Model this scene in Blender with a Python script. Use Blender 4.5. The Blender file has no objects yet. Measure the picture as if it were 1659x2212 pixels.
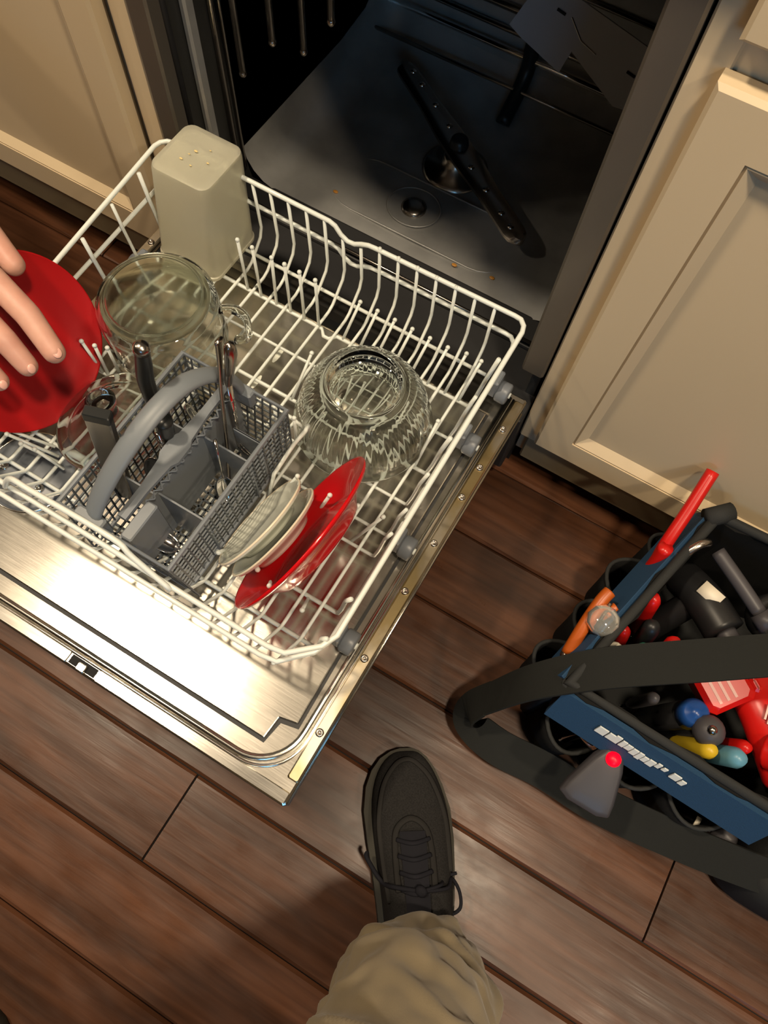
import bpy, math, random
from math import sin, cos, pi, radians, sqrt
from mathutils import Vector, Matrix, noise as mnoise
random.seed(7)
C = bpy.context.scene.collection
SC = bpy.context.scene

# ------------------------------------------------------------------ camera
cd = bpy.data.cameras.new('camera'); cam = bpy.data.objects.new('camera', cd); C.objects.link(cam)
cd.sensor_fit = 'VERTICAL'; cd.sensor_height = 36.0; cd.lens = 1587.6 * 36.0 / 2212.0
cd.clip_start = 0.02
_R = ((.859, .509, .043), (.488, -.792, -.367), (-.153, .336, -.929))   # right, down, forward
_r = Vector((.8592, .5093, .0430)).normalized(); _f = Vector((-.1530, .3358, -.9294)).normalized()
_r = (_r - _f * _r.dot(_f)).normalized(); _u = _r.cross(_f)
M = Matrix(((_r.x, _u.x, -_f.x, .356), (_r.y, _u.y, -_f.y, -.586), (_r.z, _u.z, -_f.z, 1.132), (0, 0, 0, 1)))
cam.matrix_world = M
SC.camera = cam

# ------------------------------------------------------------------ world, lamps, exposure
w = bpy.data.worlds.new('world'); SC.world = w; w.use_nodes = True
w.node_tree.nodes['Background'].inputs[0].default_value = (1.0, .80, .60, 1)
w.node_tree.nodes['Background'].inputs[1].default_value = 0.05
SC.view_settings.view_transform = 'Standard'; SC.view_settings.look = 'None'
SC.view_settings.gamma = 1.0; SC.view_settings.use_curve_mapping = False
SC.view_settings.exposure = 0.22
CEIL = 2.45
LAMPS = [(-.66, -.52, 22), (.78, -.62, 20), (1.85, -1.0, 16), (-1.7, -1.2, 8)]  # the far right lamp is an added fill to brighten the cabinet fronts
for i, (x, y, p) in enumerate(LAMPS):
    ld = bpy.data.lights.new('downlight_lamp', 'AREA'); ld.shape = 'DISK'; ld.size = .16
    ld.energy = p; ld.color = (1.0, .815, .585); ld.spread = radians(150)
    lo = bpy.data.objects.new('downlight_lamp', ld); C.objects.link(lo); lo.location = (x, y, CEIL - .012)
# daylight window behind the photographer
ld = bpy.data.lights.new('window_daylight', 'AREA'); ld.shape = 'RECTANGLE'; ld.size = 1.0; ld.size_y = 1.1
ld.energy = 1.5; ld.color = (.35, .65, 1.0)
lo = bpy.data.objects.new('window_daylight', ld); C.objects.link(lo)
lo.location = (1.9, -3.16, 1.5); lo.rotation_euler = (radians(-90), 0, 0)

# ------------------------------------------------------------------ materials
MATS = {}
def mat(name, col, rough=.5, metal=0., noise=None, bump=None, trans=0., ior=1.45, coat=0., spec=.5, emit=None, aniso=0., sheen=0., sss=0., alpha=1.):
    """noise=(scale, amount, second colour, stretch) ; bump=(scale, strength, distance, stretch)"""
    m = bpy.data.materials.new(name); m.use_nodes = True; nt = m.node_tree; b = nt.nodes['Principled BSDF']
    b.inputs['Base Color'].default_value = (*col, 1); b.inputs['Roughness'].default_value = rough
    b.inputs['Metallic'].default_value = metal; b.inputs['IOR'].default_value = ior
    b.inputs['Transmission Weight'].default_value = trans; b.inputs['Coat Weight'].default_value = coat
    b.inputs['Specular IOR Level'].default_value = spec; b.inputs['Anisotropic'].default_value = aniso
    b.inputs['Sheen Weight'].default_value = sheen; b.inputs['Alpha'].default_value = alpha
    if sss: b.inputs['Subsurface Weight'].default_value = sss; b.inputs['Subsurface Radius'].default_value = (.01, .004, .002)
    if emit: b.inputs['Emission Color'].default_value = (*emit[0], 1); b.inputs['Emission Strength'].default_value = emit[1]
    tc = nt.nodes.new('ShaderNodeTexCoord')
    def tex(scale, stretch, detail=4):
        mp = nt.nodes.new('ShaderNodeMapping'); mp.inputs['Scale'].default_value = stretch or (1, 1, 1)
        nt.links.new(tc.outputs['Object'], mp.inputs[0])
        n = nt.nodes.new('ShaderNodeTexNoise'); n.inputs['Scale'].default_value = scale; n.inputs['Detail'].default_value = detail
        nt.links.new(mp.outputs[0], n.inputs[0]); return n
    if noise:
        sc, am, c2, st = (list(noise) + [None])[:4]
        n = tex(sc, st); rp = nt.nodes.new('ShaderNodeValToRGB')
        rp.color_ramp.elements[0].position = .5 - am / 2; rp.color_ramp.elements[1].position = .5 + am / 2
        rp.color_ramp.elements[0].color = (*col, 1); rp.color_ramp.elements[1].color = (*c2, 1)
        nt.links.new(n.outputs[0], rp.inputs[0]); nt.links.new(rp.outputs[0], b.inputs['Base Color'])
    if bump:
        sc, st, di, sr = (list(bump) + [None])[:4]
        n = tex(sc, sr); bp = nt.nodes.new('ShaderNodeBump'); bp.inputs['Strength'].default_value = st; bp.inputs['Distance'].default_value = di
        nt.links.new(n.outputs[0], bp.inputs['Height']); nt.links.new(bp.outputs[0], b.inputs['Normal'])
    MATS[name] = m; return m

def wood_floor_material():
    m = bpy.data.materials.new('hand_scraped_wood'); m.use_nodes = True; nt = m.node_tree; b = nt.nodes['Principled BSDF']; L = nt.links.new
    tc = nt.nodes.new('ShaderNodeTexCoord'); oi = nt.nodes.new('ShaderNodeObjectInfo')
    off = nt.nodes.new('ShaderNodeVectorMath'); off.operation = 'SCALE'; off.inputs[0].default_value = (7, 13, 3); L(oi.outputs['Random'], off.inputs['Scale'])
    add = nt.nodes.new('ShaderNodeVectorMath'); L(tc.outputs['Object'], add.inputs[0]); L(off.outputs[0], add.inputs[1])
    def nz(scale, st, detail, dist=0.):
        mp = nt.nodes.new('ShaderNodeMapping'); mp.inputs['Scale'].default_value = st; L(add.outputs[0], mp.inputs[0])
        n = nt.nodes.new('ShaderNodeTexNoise'); n.inputs['Scale'].default_value = scale; n.inputs['Detail'].default_value = detail
        n.inputs['Distortion'].default_value = dist; L(mp.outputs[0], n.inputs[0]); return n
    big = nz(7, (.35, 1.6, 1), 3, .6); fine = nz(60, (.10, 1.5, 1), 5, .3); spots = nz(22, (.8, 1.4, 1), 4)
    r1 = nt.nodes.new('ShaderNodeValToRGB'); e = r1.color_ramp.elements
    e[0].position = .30; e[0].color = (.038, .0145, .0062, 1); e[1].position = .72; e[1].color = (.125, .050, .024, 1)
    mid = r1.color_ramp.elements.new(.5); mid.color = (.076, .0295, .0132, 1)
    L(big.outputs[0], r1.inputs[0])
    r2 = nt.nodes.new('ShaderNodeValToRGB'); r2.color_ramp.elements[0].position = .35; r2.color_ramp.elements[0].color = (.62, .58, .55, 1)
    r2.color_ramp.elements[1].position = .62; r2.color_ramp.elements[1].color = (1.1, 1.1, 1.1, 1); L(fine.outputs[0], r2.inputs[0])
    mx = nt.nodes.new('ShaderNodeMix'); mx.data_type = 'RGBA'; mx.blend_type = 'MULTIPLY'; mx.inputs[0].default_value = .8
    L(r1.outputs[0], mx.inputs[6]); L(r2.outputs[0], mx.inputs[7])
    hv = nt.nodes.new('ShaderNodeHueSaturation'); ra = nt.nodes.new('ShaderNodeMapRange'); ra.inputs[3].default_value = .88; ra.inputs[4].default_value = 1.18
    L(oi.outputs['Random'], ra.inputs[0]); L(ra.outputs[0], hv.inputs['Value']); L(mx.outputs[2], hv.inputs['Color'])
    L(hv.outputs[0], b.inputs['Base Color'])
    rr = nt.nodes.new('ShaderNodeMapRange'); rr.inputs[1].default_value = .3; rr.inputs[2].default_value = .7; rr.inputs[3].default_value = .27; rr.inputs[4].default_value = .42
    L(spots.outputs[0], rr.inputs[0]); L(rr.outputs[0], b.inputs['Roughness'])
    scrape = nz(11, (.45, 1.6, 1), 2, .2)
    b1 = nt.nodes.new('ShaderNodeBump'); b1.inputs['Strength'].default_value = .35; b1.inputs['Distance'].default_value = .0035; L(scrape.outputs[0], b1.inputs['Height'])
    b2 = nt.nodes.new('ShaderNodeBump'); b2.inputs['Strength'].default_value = .5; b2.inputs['Distance'].default_value = .0006; L(fine.outputs[0], b2.inputs['Height']); L(b1.outputs[0], b2.inputs['Normal'])
    L(b2.outputs[0], b.inputs['Normal'])
    b.inputs['Specular IOR Level'].default_value = .30
    MATS['wood'] = m; return m

def steel_liner_material(name, col, rough, spots=.0):
    m = bpy.data.materials.new(name); m.use_nodes = True; nt = m.node_tree; b = nt.nodes['Principled BSDF']; L = nt.links.new
    b.inputs['Metallic'].default_value = 1; tc = nt.nodes.new('ShaderNodeTexCoord')
    mp = nt.nodes.new('ShaderNodeMapping'); mp.inputs['Scale'].default_value = (3, 90, 3); L(tc.outputs['Object'], mp.inputs[0])
    n = nt.nodes.new('ShaderNodeTexNoise'); n.inputs['Scale'].default_value = 9; n.inputs['Detail'].default_value = 5; L(mp.outputs[0], n.inputs[0])
    rr = nt.nodes.new('ShaderNodeMapRange'); rr.inputs[3].default_value = rough - .02; rr.inputs[4].default_value = rough + .05
    L(n.outputs[0], rr.inputs[0]); L(rr.outputs[0], b.inputs['Roughness'])
    n2 = nt.nodes.new('ShaderNodeTexNoise'); n2.inputs['Scale'].default_value = 14; n2.inputs['Detail'].default_value = 6; L(tc.outputs['Object'], n2.inputs[0])
    r = nt.nodes.new('ShaderNodeValToRGB'); r.color_ramp.elements[0].position = .40; r.color_ramp.elements[0].color = (*[c * .80 for c in col], 1)
    r.color_ramp.elements[1].position = .62; r.color_ramp.elements[1].color = (*col, 1); L(n2.outputs[0], r.inputs[0]); L(r.outputs[0], b.inputs['Base Color'])
    bp = nt.nodes.new('ShaderNodeBump'); bp.inputs['Strength'].default_value = .06; bp.inputs['Distance'].default_value = .0005; L(n.outputs[0], bp.inputs['Height']); L(bp.outputs[0], b.inputs['Normal'])
    MATS[name] = m; return m

wood_floor_material()
steel_liner_material('steel_liner', (.72, .68, .60), .20)
steel_liner_material('steel_bright', (.80, .77, .70), .17)
steel_liner_material('tub_steel', (.42, .42, .41), .38)
MATS['tub_steel'].node_tree.nodes['Principled BSDF'].inputs['Metallic'].default_value = .5
mat('rusty_steel', (.55, .52, .46), .32, 1., noise=(13, .16, (.44, .34, .17), (1, .6, 1)), bump=(90, .15, .0005))
mat('jamb_steel', (.15, .14, .12), .45, .7, noise=(7, .3, (.20, .175, .145), (1, 1, .3)))
mat('jamb_dark', (.035, .035, .033), .4, .3)
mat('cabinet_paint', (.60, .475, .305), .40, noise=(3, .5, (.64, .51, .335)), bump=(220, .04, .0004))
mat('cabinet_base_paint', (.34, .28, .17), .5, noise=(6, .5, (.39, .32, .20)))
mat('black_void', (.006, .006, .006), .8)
mat('dark_rubber', (.015, .015, .016), .55)
mat('dark_plastic', (.016, .017, .018), .35)
mat('white_wire', (.70, .74, .70), .32, coat=.3)
mat('grey_wheel', (.14, .155, .175), .38)
mat('basket_grey', (.165, .185, .205), .42, bump=(300, .08, .0003))
mat('basket_dark', (.080, .093, .105), .45)
mat('glass', (.97, 1.0, .97), .015, trans=1., ior=1.47)
mat('frosted_plastic', (.93, .91, .76), .36, trans=.72, ior=1.28, noise=(9, .4, (.86, .83, .68)))
mat('chrome', (.82, .80, .78), .10, 1.)
mat('dull_steel', (.42, .38, .34), .24, 1.)
mat('red_ceramic', (.50, .003, .006), .20, coat=.4, bump=(30, .03, .001))
mat('red_satin', (.40, .002, .004), .45)
mat('glass_base', (.90, .92, .84), .30, trans=1., ior=1.06)
mat('void_grey', (.02, .02, .02), .5)
mat('white_ceramic', (.66, .68, .60), .18, coat=.6)
mat('cream_ceramic', (.70, .62, .48), .30)
mat('black_handle', (.012, .013, .013), .34)
mat('skin', (.60, .34, .26), .50, sss=.15, noise=(40, .4, (.52, .26, .20)), bump=(180, .25, .0006))
mat('nail', (.75, .42, .34), .28, coat=.3)
mat('shoe_mesh', (.014, .0135, .0135), .85, noise=(600, .3, (.024, .023, .023)), bump=(900, .6, .0008), spec=.12)
mat('shoe_overlay', (.018, .017, .0165), .7, spec=.12)
mat('shoe_sole', (.045, .042, .034), .65, spec=.12)
mat('shoe_lining', (.014, .014, .018), .9, spec=.12)
mat('lace_black', (.012, .012, .016), .8, spec=.12)
mat('khaki_cloth', (.255, .205, .130), .88, noise=(14, .5, (.225, .180, .110)), bump=(700, .35, .0006), sheen=.15, spec=.12)
mat('sock_grey', (.45, .42, .44), .9)
mat('bag_black', (.009, .009, .009), .9, bump=(700, .5, .0008), spec=.12)
mat('bag_trim', (.026, .027, .027), .7, bump=(500, .4, .0008), spec=.12)
mat('bag_blue', (.010, .045, .105), .75, bump=(600, .5, .0008))
mat('webbing', (.019, .020, .019), .85, bump=(900, .6, .001, (1, 4, 1)), spec=.12)
mat('tool_red', (.50, .008, .006), .30)
mat('tool_orange', (.40, .080, .008), .38)
mat('tool_blue', (.012, .055, .22), .3)
mat('tool_teal', (.10, .26, .36), .35)
mat('tool_yellow', (.55, .38, .02), .4)
mat('tool_green', (.03, .22, .14), .4)
mat('tool_black', (.012, .012, .013), .4)
mat('tool_grey', (.055, .052, .058), .45)
mat('tool_white', (.70, .64, .52), .5)
mat('clear_acrylic', (.95, .95, .90), .05, trans=.85, ior=1.45)
mat('red_button', (.95, .0, .01), .4, emit=((1, .0, .01), 1.4))
mat('print_white', (.62, .66, .66), .6)
mat('print_pink', (.75, .45, .40), .6)
mat('wall_paint', (.17, .14, .10), .7)
mat('ceiling_paint', (.30, .26, .20), .8)
mat('stone', (.10, .085, .07), .25, noise=(30, .4, (.24, .20, .15)))
mat('lamp_glow', (1, 1, 1), .5, emit=((1, .80, .55), 12.))
mat('window_glow', (.5, .7, 1), .5, emit=((.22, .58, 1), 4.5))
mat('blue_grey_stand_in', (.34, .335, .35), .6)
mat('food', (.70, .55, .25), .6)
mat('orange_food', (.45, .20, .03), .5)

# ------------------------------------------------------------------ mesh helpers
class MB:
    def __init__(s): s.v = []; s.f = []
    def add(s, vs, fs):
        o = len(s.v); s.v += [Vector(v) for v in vs]; s.f += [tuple(i + o for i in f) for f in fs]; return s
    def box(s, a, b, bev=0.):
        x0, y0, z0 = a; x1, y1, z1 = b
        if bev <= 0:
            return s.add([(x0, y0, z0), (x1, y0, z0), (x1, y1, z0), (x0, y1, z0), (x0, y0, z1), (x1, y0, z1), (x1, y1, z1), (x0, y1, z1)],
                         [(0, 3, 2, 1), (4, 5, 6, 7), (0, 1, 5, 4), (1, 2, 6, 5), (2, 3, 7, 6), (3, 0, 4, 7)])
        e = bev; vs = []
        for z, d in ((z0, e), (z0 + e, 0), (z1 - e, 0), (z1, e)):
            for x, y in ((x0, y0), (x1, y0), (x1, y1), (x0, y1)):
                sx = 1 if x == x0 else -1; sy = 1 if y == y0 else -1
                vs += [(x + sx * (d + e), y + sy * d, z), (x + sx * d, y + sy * (d + e), z)]
        # order the ring
        order = [0, 2, 3, 5, 4, 6, 7, 1]
        order = [0, 2, 3, 5, 4, 6, 7, 1]
        R = []
        for k in range(4):
            b8 = vs[k * 8:(k + 1) * 8]
            R.append([b8[0], b8[2], b8[3], b8[5], b8[4], b8[6], b8[7], b8[1]])
        return s.rings(R, closed=True, cap=True)
    def rings(s, R, closed=True, cap=False):
        n = len(R[0]); vs = [p for r in R for p in r]; fs = []
        for i in range(len(R) - 1):
            for j in range(n if closed else n - 1):
                k = (j + 1) % n; fs.append((i * n + j, i * n + k, (i + 1) * n + k, (i + 1) * n + j))
        if cap: fs.append(tuple(reversed(range(n)))); fs.append(tuple((len(R) - 1) * n + j for j in range(n)))
        return s.add(vs, fs)
    def lathe(s, prof, n=40, c=(0, 0, 0), wob=None):
        """closed profile of (r,z) pairs; r=0 end points close the axis"""
        R = []
        for r, z in prof:
            R.append([(c[0] + (r * (1 + (wob(j / n, r, z) if wob else 0))) * cos(2 * pi * j / n), c[1] + (r * (1 + (wob(j / n, r, z) if wob else 0))) * sin(2 * pi * j / n), c[2] + z) for j in range(n)])
        return s.rings(R, True, False)
    def tube(s, pts, r, n=8, closed=False, cap=True, flat=None, up=None):
        P = [Vector(p) for p in pts]; m = len(P); R = []; nx = None
        for i in range(m):
            if closed: t = (P[(i + 1) % m] - P[i - 1]).normalized()
            else: t = (P[min(i + 1, m - 1)] - P[max(i - 1, 0)]).normalized()
            if nx is None:
                a = Vector(up) if up else (Vector((0, 0, 1)) if abs(t.z) < .9 else Vector((1, 0, 0)))
                nx = (a - t * a.dot(t)).normalized()
            else: nx = (nx - t * nx.dot(t)).normalized()
            if up and not closed:
                a = Vector(up); q = a - t * a.dot(t)
                if q.length > .2: nx = q.normalized()
            by = t.cross(nx); rr = r[i] if isinstance(r, (list, tuple)) else r
            fx = flat[0] if flat else 1; fy = flat[1] if flat else 1
            R.append([P[i] + nx * (cos(2 * pi * j / n) * rr * fx) + by * (sin(2 * pi * j / n) * rr * fy) for j in range(n)])
        if closed: R.append(R[0])
        return s.rings(R, True, cap and not closed)
    def cyl(s, a, b, r0, r1=None, n=20):
        return s.tube([a, b], [r0, r0 if r1 is None else r1], n)
    def prism(s, poly, z0, z1):
        n = len(poly); vs = [(x, y, z0) for x, y in poly] + [(x, y, z1) for x, y in poly]
        fs = [tuple(reversed(range(n))), tuple(range(n, 2 * n))] + [(i, (i + 1) % n, (i + 1) % n + n, i + n) for i in range(n)]
        return s.add(vs, fs)
    def ball(s, c, r, n=14, m=8, sc=(1, 1, 1)):
        R = []
        for i in range(m + 1):
            th = pi * i / m
            R.append([(c[0] + sc[0] * r * sin(th) * cos(2 * pi * j / n), c[1] + sc[1] * r * sin(th) * sin(2 * pi * j / n), c[2] - sc[2] * r * cos(th)) for j in range(n)])
        return s.rings(R, True, False)
    def xf(s, M):
        s.v = [M @ v for v in s.v]; return s
    def build(s, name, m, parent=None, smooth=False, origin=None, sub=0, bevel=0, weld=False):
        me = bpy.data.meshes.new(name); o = bpy.data.objects.new(name, me); C.objects.link(o)
        if parent is not None: org = ORG[parent.name]; o.parent = parent; ORG[o.name] = org
        else:
            if origin is None:
                xs = [v.x for v in s.v]; ys = [v.y for v in s.v]; zs = [v.z for v in s.v]
                origin = ((min(xs) + max(xs)) / 2, (min(ys) + max(ys)) / 2, min(zs))
            org = Vector(origin); o.location = org; ORG[o.name] = org
        me.from_pydata([tuple(v - org) for v in s.v], [], s.f); me.update()
        if weld:
            import bmesh
            bm = bmesh.new(); bm.from_mesh(me); bmesh.ops.remove_doubles(bm, verts=bm.verts, dist=1e-6)
            bmesh.ops.recalc_face_normals(bm, faces=bm.faces); bm.to_mesh(me); bm.free()
        if smooth:
            for p in me.polygons: p.use_smooth = True
            if smooth == 'auto':
                try: me.set_sharp_from_angle(angle=radians(40))
                except Exception: pass
        me.materials.append(MATS[m] if isinstance(m, str) else m)
        if bevel:
            b = o.modifiers.new('bevel', 'BEVEL'); b.width = bevel; b.segments = 2; b.limit_method = 'ANGLE'
        if sub: q = o.modifiers.new('sub', 'SUBSURF'); q.levels = sub; q.render_levels = sub
        return o
ORG = {}
def thing(name, label, cat, loc=(0, 0, 0), group=None):
    o = bpy.data.objects.new(name, None); C.objects.link(o); o.location = loc; o.empty_display_size = .05
    o['label'] = label; o['category'] = cat
    if group: o['group'] = group
    ORG[o.name] = Vector(loc); return o
def tag(o, label, cat, group=None):
    o['label'] = label; o['category'] = cat
    if group: o['group'] = group
    return o
def struct(o): o['kind'] = 'structure'; return o
def axis_frame(c, nrm, xdir=(0, 1, 0)):
    z = Vector(nrm).normalized(); x = Vector(xdir); x = (x - z * x.dot(z)).normalized(); y = z.cross(x)
    return Matrix(((x.x, y.x, z.x, c[0]), (x.y, y.y, z.y, c[1]), (x.z, y.z, z.z, c[2]), (0, 0, 0, 1)))
def arc(c, r, a0, a1, n=8):
    return [(c[0] + r * cos(a0 + (a1 - a0) * i / n), c[1] + r * sin(a0 + (a1 - a0) * i / n)) for i in range(n + 1)]
def smooth_path(pts, k=6):
    P = [Vector(p) for p in pts]; out = []
    for i in range(len(P) - 1):
        p0 = P[max(i - 1, 0)]; p1 = P[i]; p2 = P[i + 1]; p3 = P[min(i + 2, len(P) - 1)]
        for j in range(k):
            t = j / k
            out.append(.5 * ((2 * p1) + (p2 - p0) * t + (2 * p0 - 5 * p1 + 4 * p2 - p3) * t * t + (3 * p1 - p0 - 3 * p2 + p3) * t ** 3))
    out.append(P[-1]); return out
def lerp(a, b, t): return a + (b - a) * t
def text_mesh(txt, size, depth=.0004, shear=0., name='lettering'):
    cu = bpy.data.curves.new('t', 'FONT'); cu.body = txt; cu.size = size; cu.extrude = depth; cu.shear = shear; cu.resolution_u = 2
    cu.align_x = 'CENTER'; cu.align_y = 'CENTER'
    o = bpy.data.objects.new('t', cu); C.objects.link(o); dg = bpy.context.evaluated_depsgraph_get()
    me = bpy.data.meshes.new_from_object(o.evaluated_get(dg)); mb = MB()
    mb.add([v.co.copy() for v in me.vertices], [tuple(p.vertices) for p in me.polygons])
    bpy.data.objects.remove(o); bpy.data.curves.remove(cu); bpy.data.meshes.remove(me); return mb

# ------------------------------------------------------------------ room shell
ZF = 0.0
floor = struct(MB().box((-2.6, -3.2, -.06), (2.6, .64, -.010)).build('floor', 'black_void', origin=(0, 0, -.06)))
PW = .1317; Y0 = -.0078
JO = {0: [-.95, 1.25], 1: [-.62, 1.5], 2: [-1.1, 1.05], 3: [-.7, .793], 4: [-.9, 1.3], 5: [-1.2, .148], 6: [-.55, 1.15], 7: [-.95, .95], 8: [-.4, .8], -1: [-.55, 1.0]}
k = -1
while True:
    y1 = Y0 - k * PW; y0 = y1 - PW
    if y1 < -3.1: break
    xs = [-2.58] + (JO[k] if k in JO else [-1.3 + ((k * 37) % 17) * .05, .2 + ((k * 53) % 13) * .08]) + [2.58]
    for a, b in zip(xs[:-1], xs[1:]):
        g = .0008; e = .0042
        x0, x1, ya, yb = a + .0016, b - .0016, y0 + g, y1 - g
        zt = random.uniform(-.0006, .0004)
        nseg = max(2, int((x1 - x0) / .10)); R = []
        mb = MB()
        # long edges eased and slightly wavy, as hand scraped boards are
        for i in range(nseg + 1):
            t = i / nseg; x = lerp(x0, x1, t); ea = e * (1 + .5 * mnoise.noise(Vector((x * 9, ya * 40, 0)))); eb = e * (1 + .5 * mnoise.noise(Vector((x * 9, yb * 40, 5))))
            dz = -.0022 if i in (0, nseg) else 0
            R.append([(x, ya, -.010), (x, ya, -.0040 + zt), (x, ya + ea, zt + dz), (x, yb - eb, zt + dz), (x, yb, -.0040 + zt), (x, yb, -.010)])
        mb.rings(R, False); mb.f = [tuple(reversed(f)) for f in mb.f]
        n = len(mb.v); mb.add([], [(0, 1, 2, 3, 4, 5), tuple(n - 6 + q for q in (5, 4, 3, 2, 1, 0))]) if False else None
        mb.f += [(0, 1, 2, 3, 4, 5), tuple(n - 6 + q for q in (5, 4, 3, 2, 1, 0))]
        mb.build('plank', 'wood', floor)
    k += 1
def plane_box(name, a, b, m): return struct(MB().box(a, b).build(name, m))
plane_box('wall_back', (-2.6, .64, 0), (2.6, .70, CEIL), 'wall_paint')
plane_box('wall_left', (-2.66, -3.2, 0), (-2.6, .64, CEIL), 'wall_paint')
plane_box('wall_right', (2.6, -3.2, 0), (2.66, .64, CEIL), 'wall_paint')
plane_box('wall_front', (-2.6, -3.26, 0), (2.6, -3.2, CEIL), 'wall_paint')
plane_box('ceiling', (-2.66, -3.26, CEIL), (2.66, .70, CEIL + .05), 'ceiling_paint')
wn = struct(MB().box((1.35, -3.20, .95), (2.45, -3.175, 2.05)).build('window_1', 'window_glow'))
for a, b in (((1.30, -3.20, .90), (2.50, -3.17, .95)), ((1.30, -3.20, 2.05), (2.50, -3.17, 2.10)), ((1.30, -3.20, .95), (1.35, -3.17, 2.05)), ((2.45, -3.20, .95), (2.50, -3.17, 2.05)), ((1.885, -3.19, .95), (1.915, -3.165, 2.05))):
    MB().box(a, b).build('window_frame', 'ceiling_paint', wn)
for x, y, p in LAMPS:
    t = thing('ceiling_downlight', 'round recessed ceiling downlight ' + {-.66: 'above the left half of the open door', .78: 'above the tool bag and shoe', 1.85: 'added as fill for the cabinet fronts, farthest to the right', -1.7: 'farthest to the left along the counter'}[x] + ', outside the picture', 'light', (x, y, CEIL - .004), 'recessed ceiling downlights')
    MB().lathe([(.075, 0), (.095, 0), (.097, -.004), (.078, -.006), (.075, 0)], 32, (x, y, CEIL)).build('trim_ring', 'ceiling_paint', t, True)
    MB().cyl((x, y, CEIL - .001), (x, y, CEIL - .003), .076, n=28).build('diffuser', 'lamp_glow', t)

# ------------------------------------------------------------------ cabinets
def frame_rect(mb, x0, x1, z0, z1, yo, yi, w, wl=None):
    """a flat frame in the plane y=yo with a sloping inner moulding down to y=yi"""
    wl = wl or w
    bw = .016
    o = [(x0, z0), (x1, z0), (x1, z1), (x0, z1)]; i1 = [(x0 + wl, z0 + w), (x1 - w, z0 + w), (x1 - w, z1 - w), (x0 + wl, z1 - w)]
    i2 = [(a + (bw if q in (0, 3) else -bw), b + (bw if q in (0, 1) else -bw)) for q, (a, b) in enumerate(i1)]
    e = .004
    oo = [(a + (-e if q in (0, 3) else e), b + (-e if q in (0, 1) else e)) for q, (a, b) in enumerate(o)]
    lay = [[(a, 0., b) for a, b in oo], [(a, yo + e, b) for a, b in oo], [(a, yo, b) for a, b in o],
           [(a, yo, b) for a, b in i1], [(a, yo + .004, b) for a, b in i1],
           [(a + (.003 if q in (0, 3) else -.003), yo + .001, b + (.003 if q in (0, 1) else -.003)) for q, (a, b) in enumerate(i1)],
           [(a, yi, b) for a, b in i2], [(a, 0., b) for a, b in i2]]
    mb.rings(lay, True); return i2
def cabinet(x0, x1, stile_at_left, label):
    t = thing('kitchen_cabinet', label, 'cabinet', ((x0 + x1) / 2, 0, 0))
    MB().box((x0, .022, .05), (x1, .60, .868)).build('carcass', 'cabinet_paint', t)
    f = MB()
    sw = .031
    f.box((x0, 0, .126), (x0 + sw, .02, .868), .002); f.box((x1 - sw, 0, .126), (x1, .02, .868), .002)
    f.box((x0 + sw, .001, .126), (x1 - sw, .02, .150), .001); f.box((x0 + sw, .003, .745), (x1 - sw, .02, .800)); f.box((x0 + sw, .001, .855), (x1 - sw, .02, .868))
    f.box((x0 + sw, .012, .148), (x1 - sw, .021, .86))
    f.build('face_frame', 'cabinet_paint', t)
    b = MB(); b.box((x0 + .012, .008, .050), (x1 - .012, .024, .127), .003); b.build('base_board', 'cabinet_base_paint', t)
    MB().box((x0 + .01, .085, 0), (x1 - .01, .10, .052)).build('toe_kick', 'black_void', t)  # near-black board: the shadow of the recess is put into its colour
    return t
def door_panel(t, x0, x1, z0, z1, w, wl=None, name='cabinet_door'):
    d = MB(); i2 = frame_rect(d, x0, x1, z0, z1, -.021, -.009, w, wl)
    o = d.build(name, 'cabinet_paint', t)
    MB().box((i2[0][0] - .002, -.009, i2[0][1] - .002), (i2[2][0] + .002, -.002, i2[2][1] + .002)).build('center_panel', 'cabinet_paint', o)
    return o
tr = cabinet(.303, .98, True, 'cream painted cabinet right of the dishwasher, with recessed panel door and tool bag against it')
door_panel(tr, .333, .945, .158, .745, .046)
door_panel(tr, .333, .945, .785, .862, .016, name='drawer_front')
tl = cabinet(-.98, -.303, False, 'cream painted cabinet left of the dishwasher, with panel door beside the rack')
door_panel(tl, -.945, -.345, .158, .745, .046)
door_panel(tl, -.945, -.345, .785, .862, .016, name='drawer_front')
for a, b in ((-2.55, -.985), (.985, 2.55)):
    tt = cabinet(a, b, True, 'cream base cabinet run at the far %s end of the counter, outside the picture' % ('left' if a < 0 else 'right'))
    door_panel(tt, a + .035, b - .035, .158, .745, .046)
ct = thing('countertop', 'speckled stone worktop running over the cabinets and dishwasher', 'countertop', (0, .3, .868))
MB().box((-2.58, -.035, .870), (2.58, .635, .908), .004).build('slab', 'stone', ct)
MB().box((-2.58, .610, .908), (2.58, .635, 1.01), .003).build('backsplash', 'stone', ct)

# ------------------------------------------------------------------ dishwasher
ZD = .270
dw = thing('dishwasher', 'open built-in dishwasher with dark steel tub and its door folded down over the wood floor', 'dishwasher', (0, .1, 0))
tub = MB()
X = .283
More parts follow.
